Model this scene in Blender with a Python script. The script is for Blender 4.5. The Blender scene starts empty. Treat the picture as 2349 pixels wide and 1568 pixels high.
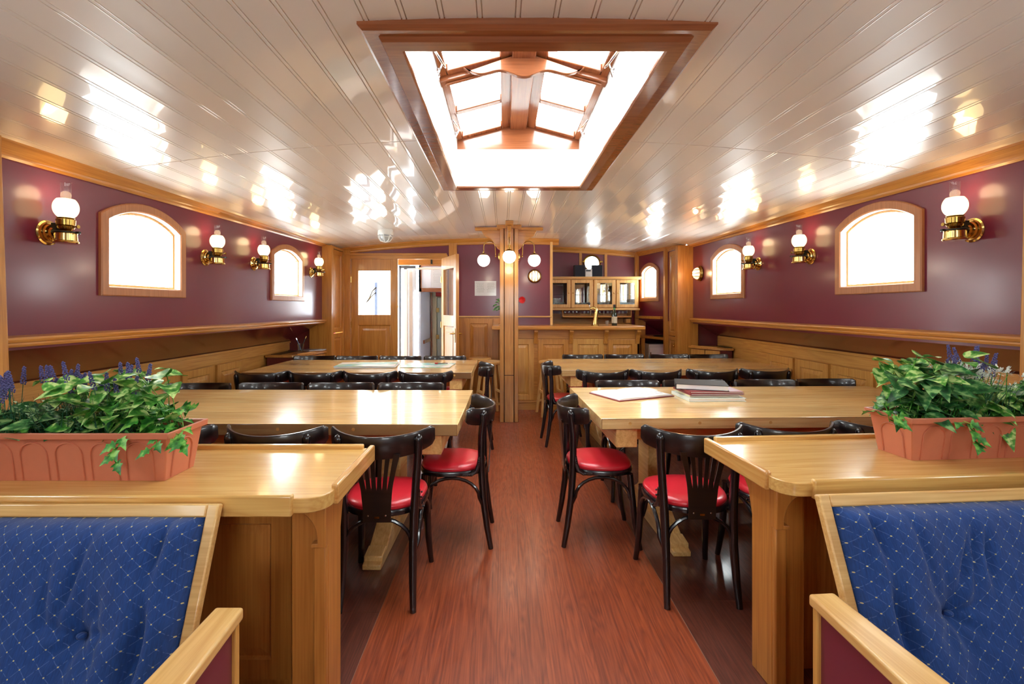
import bpy, bmesh, math, random
from mathutils import Matrix, Vector
random.seed(7)
PI = math.pi
C = bpy.context.scene.collection
SC = bpy.context.scene

# ---------------------------------------------------------------- camera
cam = bpy.data.cameras.new('camera'); cam_o = bpy.data.objects.new('camera', cam); C.objects.link(cam_o)
cam.sensor_width = 36.0; cam.lens = 1090.0 / 2349.0 * 36.0
cam.shift_x = 19.5 / 2349.0; cam.shift_y = -78.0 / 2349.0
cam.clip_start = 0.05; cam.clip_end = 200
cam_o.location = (0, 0, 1.39); cam_o.rotation_euler = (PI / 2, 0, 0)
SC.camera = cam_o

# ---------------------------------------------------------------- sky and exposure
w = bpy.data.worlds.new('overcast_sky'); SC.world = w; w.use_nodes = True
bg = w.node_tree.nodes['Background']
bg.inputs[0].default_value = (0.88, 0.97, 0.98, 1); bg.inputs[1].default_value = 9.0
SC.view_settings.view_transform = 'Standard'; SC.view_settings.look = 'None'
SC.view_settings.gamma = 1.0; SC.view_settings.use_curve_mapping = False
SC.view_settings.exposure = 1.3
SC.cycles.use_denoising = True
SC.cycles.max_bounces = 10; SC.cycles.diffuse_bounces = 6; SC.cycles.glossy_bounces = 5
SC.cycles.transparent_max_bounces = 16; SC.cycles.transmission_bounces = 6
SC.cycles.caustics_reflective = False; SC.cycles.caustics_refractive = False
SC.cycles.sample_clamp_indirect = 6.0

def area(name, loc, rot, sx, sy, power, color=(1, 1, 1), portal=False):
    l = bpy.data.lights.new(name, 'AREA'); l.shape = 'RECTANGLE'; l.size = sx; l.size_y = sy
    l.energy = power; l.color = color; l.cycles.is_portal = portal
    o = bpy.data.objects.new(name, l); C.objects.link(o); o.location = loc; o.rotation_euler = rot
    return o
# daylight entering through each opening (sky portals just outside the panes)
LX, RX = -2.43, 2.57
for i, y in enumerate((-0.9, 0.75, 3.23, 5.36)):
    area('window_portal_left_%d' % i, (LX - .14, y, 1.76), (0, -PI / 2, 0), .62, .76, 1, portal=True)
for i, y in enumerate((-0.9, 0.75, 3.28, 5.45)):
    area('window_portal_right_%d' % i, (RX + .14, y, 1.79), (0, PI / 2, 0), .62, .76, 1, portal=True)
area('skylight_portal', (.118, 2.81, 2.95), (0, 0, 0), 1.0, 2.05, 1, portal=True)
area('added_rear_skylight_portal', (.118, -1.45, 2.95), (0, 0, 0), 1.0, .9, 1, portal=True)
area('added_rear_window_portal', (.07, -2.70, 1.6), (-PI / 2, 0, 0), 1.2, 1.0, 1, portal=True)

# ---------------------------------------------------------------- mesh helpers
class MB:
    def __init__(s): s.v = []; s.f = []; s.m = Matrix.Identity(4)
    def add(s, vs, fs):
        n = len(s.v); s.v += [tuple(s.m @ Vector(p)) for p in vs]
        s.f += [tuple(i + n for i in f) for f in fs]; return s
    def box(s, x0, x1, y0, y1, z0, z1):
        x0, x1 = sorted((x0, x1)); y0, y1 = sorted((y0, y1)); z0, z1 = sorted((z0, z1))
        return s.add([(x0, y0, z0), (x1, y0, z0), (x1, y1, z0), (x0, y1, z0), (x0, y0, z1), (x1, y0, z1), (x1, y1, z1), (x0, y1, z1)],
                     [(0, 3, 2, 1), (4, 5, 6, 7), (0, 1, 5, 4), (1, 2, 6, 5), (2, 3, 7, 6), (3, 0, 4, 7)])
    def prism(s, poly, axis, a, b):
        n = len(poly)
        def P(u, v, w):
            return (w, u, v) if axis == 'x' else (u, w, v) if axis == 'y' else (u, v, w)
        vs = [P(u, v, a) for u, v in poly] + [P(u, v, b) for u, v in poly]
        return s.add(vs, [tuple(range(n)), tuple(range(2 * n - 1, n - 1, -1))] + [(i, (i + 1) % n, n + (i + 1) % n, n + i) for i in range(n)])
    def grid(s, pts):
        h = len(pts); wd = len(pts[0])
        return s.add([p for r in pts for p in r], [(j * wd + i, j * wd + i + 1, (j + 1) * wd + i + 1, (j + 1) * wd + i) for j in range(h - 1) for i in range(wd - 1)])
    def loft(s, rings, closed=True, cap=True):
        n = len(rings[0]); fs = []
        for j in range(len(rings) - 1):
            for i in range(n if closed else n - 1):
                fs.append((j * n + i, j * n + (i + 1) % n, (j + 1) * n + (i + 1) % n, (j + 1) * n + i))
        if cap and closed: fs += [tuple(range(n)), tuple((len(rings) - 1) * n + i for i in range(n - 1, -1, -1))]
        return s.add([p for r in rings for p in r], fs)
    def tube(s, pts, r, n=8, flat=1.0, up=None):
        pts = [Vector(p) for p in pts]; rs = r if isinstance(r, (list, tuple)) else [r] * len(pts)
        rings = []; prev = None
        for i, p in enumerate(pts):
            t = (pts[min(i + 1, len(pts) - 1)] - pts[max(i - 1, 0)]).normalized()
            if prev is None:
                a = Vector(up) if up else (Vector((0, 0, 1)) if abs(t.z) < .9 else Vector((1, 0, 0)))
            else: a = prev
            a = (a - t * a.dot(t)).normalized(); prev = a; b = t.cross(a)
            rings.append([tuple(p + a * (rs[i] * math.cos(2 * PI * k / n)) + b * (rs[i] * flat * math.sin(2 * PI * k / n))) for k in range(n)])
        return s.loft(rings)
    def lathe(s, prof, c=(0, 0, 0), n=24, axis='z', cap=True):
        rings = []
        for r, h in prof:
            ring = []
            for k in range(n):
                a = 2 * PI * k / n; u, v = r * math.cos(a), r * math.sin(a)
                p = (u, v, h) if axis == 'z' else (h, u, v) if axis == 'x' else (u, h, v)
                ring.append((p[0] + c[0], p[1] + c[1], p[2] + c[2]))
            rings.append(ring)
        return s.loft(rings, cap=cap)
    def sphere(s, c, r, n=16, sz=1.0):
        return s.lathe([(max(1e-4, r * math.sin(PI * i / (n // 2 + 2))), -r * sz * math.cos(PI * i / (n // 2 + 2))) for i in range(n // 2 + 3)], c, n)
    def build(s, name, mat, parent=None, smooth=40, bevel=0, kind=None, label=None, seg=2, fixn=True):
        me = bpy.data.meshes.new(name); me.from_pydata(s.v, [], s.f); me.update()
        if fixn:
            bm = bmesh.new(); bm.from_mesh(me); bmesh.ops.recalc_face_normals(bm, faces=bm.faces); bm.to_mesh(me); bm.free()
        o = bpy.data.objects.new(name, me); C.objects.link(o); me.materials.append(mat)
        if smooth:
            me.shade_smooth(); me.set_sharp_from_angle(angle=math.radians(smooth))
        if bevel:
            b = o.modifiers.new('bevel', 'BEVEL'); b.width = bevel; b.segments = seg; b.limit_method = 'ANGLE'; b.angle_limit = math.radians(50); b.harden_normals = False
        if parent: o.parent = parent
        if kind: o['kind'] = kind
        if label: o['label'] = label
        return o

def box(name, mat, x0, x1, y0, y1, z0, z1, parent=None, bevel=.002, **k):
    return MB().box(x0, x1, y0, y1, z0, z1).build(name, mat, parent, bevel=bevel, **k)
def tag(o, label, cat, group=None):
    o['label'] = label; o['category'] = cat
    if group: o['group'] = group
    return o
def thing(name, label, cat, loc=(0, 0, 0), rz=0, group=None):
    o = bpy.data.objects.new(name, None); C.objects.link(o); o.location = loc; o.rotation_euler = (0, 0, rz); o.empty_display_size = .05
    return tag(o, label, cat, group)
def setting(name, loc=(0, 0, 0)):
    o = bpy.data.objects.new(name, None); C.objects.link(o); o.location = loc; o['kind'] = 'structure'; return o
def dup(root, loc, rz, label=None, group=None):
    r = root.copy(); C.objects.link(r); r.location = loc; r.rotation_euler = (0, 0, rz)
    if label: r['label'] = label
    if group: r['group'] = group
    for ch in list(root.children):
        c = ch.copy(); C.objects.link(c); c.parent = r
        for g in ch.children:
            d = g.copy(); C.objects.link(d); d.parent = c
    return r

# ---------------------------------------------------------------- materials
def srgb(r, g, b):
    f = lambda c: (c / 255.0) / 12.92 if c <= 10 else (((c / 255.0) + .055) / 1.055) ** 2.4
    return (f(r), f(g), f(b), 1.0)
def newmat(name):
    m = bpy.data.materials.new(name); m.use_nodes = True; nt = m.node_tree
    return m, nt, nt.nodes['Principled BSDF']
def N(nt, typ, **k):
    n = nt.nodes.new(typ)
    for a, b in k.items(): setattr(n, a, b)
    return n
def plain(name, col, rough=.5, metal=0, coat=0, emit=None, es=0, bump=0, bscale=60, coatr=.05, vary=0):
    m, nt, b = newmat(name); b.inputs['Base Color'].default_value = col; b.inputs['Roughness'].default_value = rough
    b.inputs['Metallic'].default_value = metal; b.inputs['Coat Weight'].default_value = coat; b.inputs['Coat Roughness'].default_value = coatr
    if emit: b.inputs['Emission Color'].default_value = emit; b.inputs['Emission Strength'].default_value = es
    tc = N(nt, 'ShaderNodeTexCoord'); no = N(nt, 'ShaderNodeTexNoise'); no.inputs['Scale'].default_value = bscale
    nt.links.new(tc.outputs['Object'], no.inputs['Vector'])
    if bump:
        bp = N(nt, 'ShaderNodeBump'); bp.inputs['Strength'].default_value = bump; bp.inputs['Distance'].default_value = .01
        nt.links.new(no.outputs['Fac'], bp.inputs['Height']); nt.links.new(bp.outputs['Normal'], b.inputs['Normal'])
    if vary:
        mx = N(nt, 'ShaderNodeMix', data_type='RGBA'); mx.inputs[6].default_value = col
        mx.inputs[7].default_value = (col[0] * (1 - vary), col[1] * (1 - vary), col[2] * (1 - vary), 1)
        nt.links.new(no.outputs['Fac'], mx.inputs[0]); nt.links.new(mx.outputs[2], b.inputs['Base Color'])
    return m
_w = {}
def wood(key, light, dark, axis='z', rough=.32, coat=.35, grain=1.0, board=0, baxis='x', bvar=.18, gap=.0015, knots=False, figure=9.0, boff=0.0, rings=7, coatr=.08):
    k = (key, axis)
    if k in _w: return _w[k]
    m, nt, b = newmat(key + '_grain_' + axis); L = nt.links.new
    tc = N(nt, 'ShaderNodeTexCoord'); oi = N(nt, 'ShaderNodeObjectInfo')
    off = N(nt, 'ShaderNodeVectorMath', operation='SCALE'); off.inputs[0].default_value = (13, 7, 9); L(oi.outputs['Random'], off.inputs['Scale'])
    sm = N(nt, 'ShaderNodeVectorMath', operation='ADD'); L(tc.outputs['Object'], sm.inputs[0]); L(off.outputs[0], sm.inputs[1])
    sep = N(nt, 'ShaderNodeSeparateXYZ'); L(tc.outputs['Object'], sep.inputs[0])
    vec = sm.outputs[0]; rnd = None
    if board:
        d = N(nt, 'ShaderNodeMath', operation='DIVIDE'); L(sep.outputs[baxis.upper()], d.inputs[0]); d.inputs[1].default_value = board
        d2 = N(nt, 'ShaderNodeMath', operation='ADD'); L(d.outputs[0], d2.inputs[0]); d2.inputs[1].default_value = boff
        fl = N(nt, 'ShaderNodeMath', operation='FLOOR'); L(d2.outputs[0], fl.inputs[0])
        fr = N(nt, 'ShaderNodeMath', operation='FRACT'); L(d2.outputs[0], fr.inputs[0])
        wn = N(nt, 'ShaderNodeTexWhiteNoise', noise_dimensions='1D'); L(fl.outputs[0], wn.inputs['W']); rnd = wn.outputs['Value']
        sc2 = N(nt, 'ShaderNodeVectorMath', operation='SCALE'); L(wn.outputs['Color'], sc2.inputs[0]); sc2.inputs['Scale'].default_value = 5
        ad = N(nt, 'ShaderNodeVectorMath', operation='ADD'); L(sm.outputs[0], ad.inputs[0]); L(sc2.outputs[0], ad.inputs[1]); vec = ad.outputs[0]
    def mapped(al, ac):
        mp = N(nt, 'ShaderNodeMapping'); mp.inputs['Scale'].default_value = tuple(al if a == axis else ac for a in 'xyz'); L(vec, mp.inputs[0]); return mp.outputs[0]
    n1 = N(nt, 'ShaderNodeTexNoise'); n1.inputs['Scale'].default_value = 1; n1.inputs['Detail'].default_value = 2; n1.inputs['Distortion'].default_value = .3
    L(mapped(.9, figure), n1.inputs['Vector'])
    rg = N(nt, 'ShaderNodeMath', operation='MULTIPLY'); L(n1.outputs['Fac'], rg.inputs[0]); rg.inputs[1].default_value = rings
    sn = N(nt, 'ShaderNodeMath', operation='PINGPONG'); L(rg.outputs[0], sn.inputs[0]); sn.inputs[1].default_value = .5
    n2 = N(nt, 'ShaderNodeTexNoise'); n2.inputs['Scale'].default_value = 1; n2.inputs['Detail'].default_value = 3; L(mapped(3, 130), n2.inputs['Vector'])
    a1 = N(nt, 'ShaderNodeMath', operation='MULTIPLY_ADD'); L(sn.outputs[0], a1.inputs[0]); a1.inputs[1].default_value = .75 * grain; L(n2.outputs['Fac'], a1.inputs[2])
    mr = N(nt, 'ShaderNodeMapRange'); L(a1.outputs[0], mr.inputs[0]); mr.inputs[1].default_value = .3; mr.inputs[2].default_value = 1.0
    mx = N(nt, 'ShaderNodeMix', data_type='RGBA'); mx.inputs[6].default_value = light; mx.inputs[7].default_value = dark; L(mr.outputs[0], mx.inputs[0])
    col = mx.outputs[2]
    if board:
        hs = N(nt, 'ShaderNodeHueSaturation'); L(col, hs.inputs['Color'])
        vr = N(nt, 'ShaderNodeMapRange'); L(rnd, vr.inputs[0]); vr.inputs[3].default_value = 1 - bvar; vr.inputs[4].default_value = 1 + bvar * .6; L(vr.outputs[0], hs.inputs['Value'])
        col = hs.outputs[0]
        g1 = N(nt, 'ShaderNodeMath', operation='LESS_THAN'); L(fr.outputs[0], g1.inputs[0]); g1.inputs[1].default_value = gap / board
        mg = N(nt, 'ShaderNodeMix', data_type='RGBA'); L(g1.outputs[0], mg.inputs[0]); L(col, mg.inputs[6]); mg.inputs[7].default_value = (dark[0] * .25, dark[1] * .2, dark[2] * .2, 1)
        col = mg.outputs[2]
    L(col, b.inputs['Base Color'])
    b.inputs['Roughness'].default_value = rough; b.inputs['Coat Weight'].default_value = coat; b.inputs['Coat Roughness'].default_value = coatr
    bp = N(nt, 'ShaderNodeBump'); bp.inputs['Strength'].default_value = .08; bp.inputs['Distance'].default_value = .004
    L(n2.outputs['Fac'], bp.inputs['Height']); L(bp.outputs['Normal'], b.inputs['Normal'])
    _w[k] = m; return m
def honey(ax='z'): return wood('honey_pine', srgb(216, 164, 86), srgb(180, 120, 52), ax, rough=.36, coat=.25, grain=.6)
def orange(ax='z'): return wood('orange_pine', srgb(206, 146, 68), srgb(164, 102, 38), ax, rough=.34, coat=.3, grain=.6)
def blond(ax='z'): return wood('blond_pine', srgb(236, 196, 128), srgb(208, 156, 88), ax, rough=.34, coat=.25)
def mahog(ax='z'): return wood('mahogany', srgb(152, 90, 54), srgb(118, 62, 36), ax, rough=.2, coat=.6, grain=.5, figure=6)
M = {}
M['table'] = wood('table_larch', srgb(244, 210, 148), srgb(222, 174, 112), 'x', rough=.2, coat=.5, board=.137, baxis='y', bvar=.1)
M['counter'] = wood('counter_oak', srgb(228, 186, 112), srgb(204, 154, 84), 'x', rough=.22, coat=.5, figure=14)
M['maroon'] = plain('maroon_gloss_paint', srgb(108, 33, 54), rough=.3, coat=.35, bump=.02, bscale=5, coatr=.14)
M['maroon_dark'] = plain('maroon_hull_paint', srgb(104, 36, 42), rough=.24, coat=.5, bump=.03, bscale=4, coatr=.12)
M['ceil'] = plain('white_gloss_board_paint', srgb(224, 216, 208), rough=.3, coat=.8, bump=.07, bscale=2.2, coatr=.035)
M['white'] = plain('white_paint', srgb(240, 238, 234), rough=.35, coat=.2)
M['cream'] = plain('cream_paint', srgb(222, 210, 170), rough=.4)
M['palegreen'] = plain('pale_grey_green_paint', srgb(190, 196, 180), rough=.35)
M['bluewhite'] = plain('cool_white_paint', srgb(225, 230, 242), rough=.3)
M['steelblue'] = plain('blue_grey_metal', srgb(90, 110, 140), rough=.35, metal=.3)
M['brass'] = plain('polished_brass', srgb(218, 186, 116), rough=.14, metal=1)
M['agedbrass'] = plain('aged_brass', srgb(160, 128, 66), rough=.25, metal=1)
M['darkmetal'] = plain('dark_bronze', srgb(40, 42, 38), rough=.4, metal=.6)
M['chrome'] = plain('chrome', srgb(210, 212, 215), rough=.12, metal=1)
M['black'] = plain('black_plastic', srgb(22, 24, 32), rough=.4)
M['white_plastic'] = plain('white_plastic', srgb(226, 226, 224), rough=.35)
M['paper'] = plain('white_paper', srgb(238, 238, 240), rough=.6)
M['ink'] = plain('dark_ink', srgb(80, 80, 90), rough=.7)
M['red_plastic'] = plain('red_plastic', srgb(170, 26, 24), rough=.35)
M['chairwood'] = wood('ebonised_beech', srgb(38, 24, 22), srgb(18, 11, 12), 'x', rough=.3, coat=.5)
M['chairblack'] = plain('dark_lacquered_bentwood', srgb(24, 16, 19), rough=.26, coat=.5, coatr=.1)
M['redvinyl'] = plain('red_vinyl', srgb(214, 40, 54), rough=.33, coat=.25, bump=.03, bscale=300, coatr=.2)
M['terracotta'] = plain('terracotta_plastic', srgb(202, 120, 90), rough=.42, bump=.03, bscale=40, vary=.08)
M['soil'] = plain('dark_soil', srgb(40, 30, 24), rough=.9)
def glass(name, tint=(1, 1, 1), refl=.9, rough=.02):
    m, nt, b = newmat(name); nt.nodes.remove(b); L = nt.links.new; out = nt.nodes['Material Output']
    t = N(nt, 'ShaderNodeBsdfTransparent'); t.inputs[0].default_value = tint + (1,)
    g = N(nt, 'ShaderNodeBsdfGlossy'); g.inputs['Roughness'].default_value = rough; g.inputs[0].default_value = (refl, refl, refl, 1)
    lw = N(nt, 'ShaderNodeLayerWeight'); lw.inputs['Blend'].default_value = .5
    pw = N(nt, 'ShaderNodeMath', operation='POWER'); L(lw.outputs['Facing'], pw.inputs[0]); pw.inputs[1].default_value = 4.0
    f = N(nt, 'ShaderNodeMath', operation='MULTIPLY_ADD'); L(pw.outputs[0], f.inputs[0]); f.inputs[1].default_value = .6; f.inputs[2].default_value = .045
    x = N(nt, 'ShaderNodeMixShader'); L(f.outputs[0], x.inputs[0]); L(t.outputs[0], x.inputs[1]); L(g.outputs[0], x.inputs[2]); L(x.outputs[0], out.inputs[0]); return m
M['pane'] = glass('window_glass', refl=.6)
M['glass'] = glass('clear_glass', (.93, .95, .95), refl=1.0)
M['greenglass'] = plain('dark_green_bottle_glass', srgb(14, 30, 18), rough=.06, coat=.5)
def emitm(name, col, s, base=(1, 1, 1, 1)): return plain(name, base, rough=.3, emit=col, es=s)
M['opal'] = emitm('lit_opal_globe', (1, .93, .82, 1), 2.2)
M['lampshade'] = emitm('lit_frosted_amber_glass', (1, .76, .36, 1), 1.5, srgb(250, 225, 160))
M['bulb'] = emitm('warm_lamp_bulb', (1, .8, .45, 1), 8)
M['bulkglass'] = emitm('lit_bulkhead_glass', (1, .74, .42, 1), .6)

# blue upholstery: woven diamond lattice with small gold dots
def blue_fabric():
    m, nt, b = newmat('blue_dotted_upholstery'); L = nt.links.new
    tc = N(nt, 'ShaderNodeTexCoord'); sp = N(nt, 'ShaderNodeSeparateXYZ'); L(tc.outputs['Object'], sp.inputs[0])
    def mth(op, a, bb, c=None):
        n = N(nt, 'ShaderNodeMath', operation=op)
        for i, x in enumerate((a, bb, c)):
            if x is None: continue
            if isinstance(x, (int, float)): n.inputs[i].default_value = x
            else: L(x, n.inputs[i])
        return n.outputs[0]
    u = mth('DIVIDE', sp.outputs['X'], .042); v = mth('DIVIDE', sp.outputs['Z'], .040)
    p = mth('ADD', u, v); q = mth('SUBTRACT', u, v)
    dp = mth('ABSOLUTE', mth('SUBTRACT', mth('FRACT', p, None), .5), None); dq = mth('ABSOLUTE', mth('SUBTRACT', mth('FRACT', q, None), .5), None)
    d = mth('SQRT', mth('ADD', mth('MULTIPLY', dp, dp), mth('MULTIPLY', dq, dq)), None)
    dot = mth('LESS_THAN', d, .065)
    l1 = mth('LESS_THAN', dp, .03); l2 = mth('LESS_THAN', dq, .03)
    dash = N(nt, 'ShaderNodeTexNoise'); dash.inputs['Scale'].default_value = 90; L(tc.outputs['Object'], dash.inputs[0])
    dm = mth('GREATER_THAN', dash.outputs['Fac'], .47)
    ln = mth('MULTIPLY', mth('MAXIMUM', l1, l2), mth('MULTIPLY', dm, .22))
    nz = N(nt, 'ShaderNodeTexNoise'); nz.inputs['Scale'].default_value = 1; nz.inputs['Detail'].default_value = 2
    mp = N(nt, 'ShaderNodeMapping'); mp.inputs['Scale'].default_value = (420, 30, 40); L(tc.outputs['Object'], mp.inputs[0]); L(mp.outputs[0], nz.inputs[0])
    base = N(nt, 'ShaderNodeMix', data_type='RGBA'); base.inputs[6].default_value = srgb(9, 40, 94); base.inputs[7].default_value = srgb(20, 72, 146); L(nz.outputs['Fac'], base.inputs[0])
    m1 = N(nt, 'ShaderNodeMix', data_type='RGBA'); L(ln, m1.inputs[0]); L(base.outputs[2], m1.inputs[6]); m1.inputs[7].default_value = srgb(120, 150, 205)
    m2 = N(nt, 'ShaderNodeMix', data_type='RGBA'); L(dot, m2.inputs[0]); L(m1.outputs[2], m2.inputs[6]); m2.inputs[7].default_value = srgb(196, 184, 132)
    L(m2.outputs[2], b.inputs['Base Color']); b.inputs['Roughness'].default_value = .85
    b.inputs['Sheen Weight'].default_value = .15
    bp = N(nt, 'ShaderNodeBump'); bp.inputs['Strength'].default_value = .25; bp.inputs['Distance'].default_value = .002; L(nz.outputs['Fac'], bp.inputs['Height']); L(bp.outputs[0], b.inputs['Normal'])
    return m
M['blue'] = blue_fabric()
def leafmat(name, dark, mid, pale, amt=.5, scale=40):
    m, nt, b = newmat(name); L = nt.links.new
    tc = N(nt, 'ShaderNodeTexCoord'); n = N(nt, 'ShaderNodeTexNoise'); n.inputs['Scale'].default_value = scale; n.inputs['Detail'].default_value = 2; L(tc.outputs['Object'], n.inputs[0])
    r = N(nt, 'ShaderNodeValToRGB'); e = r.color_ramp.elements; e[0].position = .32; e[0].color = dark; e[1].position = .5; e[1].color = mid
    x = r.color_ramp.elements.new(min(.95, 1.0 - amt * .7)); x.color = pale; L(n.outputs['Fac'], r.inputs[0]); L(r.outputs[0], b.inputs['Base Color'])
    b.inputs['Roughness'].default_value = .5
    b.inputs['Subsurface Weight'].default_value = 0
    return m
M['pothos'] = leafmat('variegated_green_leaf', srgb(26, 92, 30), srgb(84, 158, 56), srgb(196, 222, 140), .55)
M['pothos_dark'] = leafmat('deep_green_leaf', srgb(16, 62, 30), srgb(50, 116, 56), srgb(150, 190, 120), .5)
M['ivy'] = leafmat('ivy_green_leaf', srgb(20, 80, 24), srgb(60, 146, 44), srgb(140, 200, 90), .5)
M['lavleaf'] = plain('lavender_foliage', srgb(40, 100, 66), rough=.5)
M['lavender'] = plain('lavender_blossom', srgb(104, 102, 162), rough=.7, vary=.4, bscale=200)
M['euc'] = plain('pale_grey_green_foliage', srgb(160, 196, 146), rough=.5, vary=.3)
M['whitebloom'] = plain('tiny_white_blossom', srgb(226, 236, 228), rough=.6)
# ---------------------------------------------------------------- the room shell
CX = .07; ZT = 2.40
def zs(y): return 2.19 + (min(max(y, 0), 7.8) - 2.3) * .011
def zc(x, y): return ZT - (ZT - zs(y)) * ((x - CX) / 2.5) ** 2
def zcb(y): return 2.115 + (y - 2.25) * .0235          # lower edge of the side crown
YB = -2.6; YW = 6.9; YA = 7.75                          # rear wall, door wall, alcove wall

# floor: varnished boards down the aisle, darker boards at the sides
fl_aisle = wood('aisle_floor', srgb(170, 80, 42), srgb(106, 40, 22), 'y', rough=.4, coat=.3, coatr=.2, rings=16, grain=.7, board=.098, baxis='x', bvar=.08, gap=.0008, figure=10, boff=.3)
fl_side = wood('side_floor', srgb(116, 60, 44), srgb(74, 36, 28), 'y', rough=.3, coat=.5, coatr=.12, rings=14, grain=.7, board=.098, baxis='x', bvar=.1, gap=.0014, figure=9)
def scuffed(m):
    nt = m.node_tree; L = nt.links.new; b = nt.nodes['Principled BSDF']; src = b.inputs['Base Color'].links[0].from_socket
    tc = N(nt, 'ShaderNodeTexCoord'); mp = N(nt, 'ShaderNodeMapping'); mp.inputs['Scale'].default_value = (14, 5, 1); mp.inputs['Rotation'].default_value = (0, 0, .4); L(tc.outputs['Object'], mp.inputs[0])
    n = N(nt, 'ShaderNodeTexNoise'); n.inputs['Scale'].default_value = 2.2; n.inputs['Detail'].default_value = 6; n.inputs['Roughness'].default_value = .75; L(mp.outputs[0], n.inputs[0])
    r = N(nt, 'ShaderNodeMapRange'); L(n.outputs['Fac'], r.inputs[0]); r.inputs[1].default_value = .72; r.inputs[2].default_value = .80; r.inputs[4].default_value = .45
    mx = N(nt, 'ShaderNodeMix', data_type='RGBA'); L(r.outputs[0], mx.inputs[0]); L(src, mx.inputs[6]); mx.inputs[7].default_value = srgb(170, 140, 140); L(mx.outputs[2], b.inputs['Base Color'])
    r2 = N(nt, 'ShaderNodeMapRange'); L(n.outputs['Fac'], r2.inputs[0]); r2.inputs[1].default_value = .3; r2.inputs[2].default_value = .8; r2.inputs[3].default_value = .3; r2.inputs[4].default_value = .55; L(r2.outputs[0], b.inputs['Roughness'])
scuffed(fl_aisle); scuffed(fl_side)
floor = setting('floor')
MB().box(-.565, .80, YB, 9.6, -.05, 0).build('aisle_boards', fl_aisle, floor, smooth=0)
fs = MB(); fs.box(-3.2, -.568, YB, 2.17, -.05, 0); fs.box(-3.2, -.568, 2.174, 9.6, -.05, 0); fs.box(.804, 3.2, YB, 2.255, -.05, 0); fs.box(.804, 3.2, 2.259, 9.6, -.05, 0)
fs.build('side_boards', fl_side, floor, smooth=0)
fg = MB(); fg.box(-.568, -.565, YB, 9.6, -.05, -.002); fg.box(.80, .804, YB, 9.6, -.05, -.002); fg.box(-3.2, -.568, 2.17, 2.174, -.05, -.002); fg.box(.804, 3.2, 2.255, 2.259, -.05, -.002)
fg.build('seam', plain('pale_floor_seam', srgb(150, 110, 90), rough=.8), floor, smooth=0)

# ceiling: tongue-and-groove boards with a double bead, a skylight opening and an added one behind the viewer
SKX0, SKX1, SKY0, SKY1 = -.372, .608, 1.795, 3.82
R2Y0, R2Y1 = -1.9, -1.0
xs = [(-2.62, 0)]
pw = .132; k0 = CX - .02
for i in range(-20, 20):
    x = k0 + i * pw
    if x < -2.6 or x > 2.72: continue
    for dx, dz in ((-.011, 0), (-.0085, .006), (-.006, 0), (.006, 0), (.0085, .006), (.011, 0)): xs.append((x + dx, dz))
    tl = random.uniform(-.0004, .0004)
    for q in (.30, .5, .70): xs.append((x + pw * q, (.0007 + tl * (q - .5) * 5)))
xs += [(2.76, 0)]
for e in (SKX0 - .06, SKX1 + .06): xs.append((e, 0))
xs.sort()
ys = [YB, -1.96, -.94, -.4, .16, 1.0, 1.735, 2.2, 2.838, 2.840, 2.846, 2.848, 3.3, 3.88, 4.5, 5.2, 5.9, 6.388, 6.39, 6.396, 6.398, 7.2, 7.8]
mb = MB(); vs = []; fsx = []
for j, y in enumerate(ys):
    sd = .005 if y in (2.840, 2.846, 6.39, 6.396) else 0
    for x, dz in xs: vs.append((x, y, zc(x, y) + max(dz, sd)))
n = len(xs)
for j in range(len(ys) - 1):
    ym = (ys[j] + ys[j + 1]) / 2
    for i in range(n - 1):
        xm = (xs[i][0] + xs[i + 1][0]) / 2
        if SKX0 - .06 < xm < SKX1 + .06 and (1.735 < ym < 3.88 or -1.96 < ym < -.94): continue
        fsx.append((j * n + i, j * n + i + 1, (j + 1) * n + i + 1, (j + 1) * n + i))
mb.add(vs, fsx)
ceil = mb.build('ceiling', M['ceil'], kind='structure', smooth=35, fixn=False)

wn = [0]
# side walls with arched windows
def outline(s0, s1, z0, zcn, za, d, n=14):
    w = s1 - s0; h = za - zcn; R = (w * w / 4 + h * h) / (2 * h); cz = za - R; cs = (s0 + s1) / 2; hw = w / 2 - d; r = R - d
    a = math.asin(hw / r)
    pts = [(s0 + d, z0 + d), (s1 - d, z0 + d)]
    for i in range(n + 1):
        t = a - 2 * a * i / n; pts.append((cs + r * math.sin(t), cz + r * math.cos(t)))
    return pts
def ringband(mb, A, da, B, db):
    n = len(A); vs = [(s, da, z) for s, z in A] + [(s, db, z) for s, z in B]
    mb.add(vs, [(i, (i + 1) % n, n + (i + 1) % n, n + i) for i in range(n)])
def frameM(side, X=None):
    if side < 0: return Matrix(((0, 1, 0, LX), (1, 0, 0, 0), (0, 0, 1, 0), (0, 0, 0, 1)))
    return Matrix(((0, -1, 0, RX), (1, 0, 0, 0), (0, 0, 1, 0), (0, 0, 0, 1)))
def wallstrip(mb, sa, sb, z0, z1, wins, d=0):
    cur = sa
    for (s0, s1, a, b_, c_) in sorted(wins):
        if s1 <= sa or s0 >= sb: continue
        o = outline(s0, s1, a, b_, c_, .022)
        L0, R0 = o[0][0], o[1][0]
        mb.add([(cur, d, z0), (L0, d, z0), (L0, d, z1), (cur, d, z1)], [(0, 1, 2, 3)])
        mb.add([(L0, d, z0), (R0, d, z0), (R0, d, o[0][1]), (L0, d, o[0][1])], [(0, 1, 2, 3)])
        arc = o[2:]
        for i in range(len(arc) - 1):
            (p, pz), (q, qz) = arc[i], arc[i + 1]
            mb.add([(p, d, pz), (q, d, qz), (q, d, z1), (p, d, z1)], [(0, 1, 2, 3)])
        cur = R0
    mb.add([(cur, d, z0), (sb, d, z0), (sb, d, z1), (cur, d, z1)], [(0, 1, 2, 3)])
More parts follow.
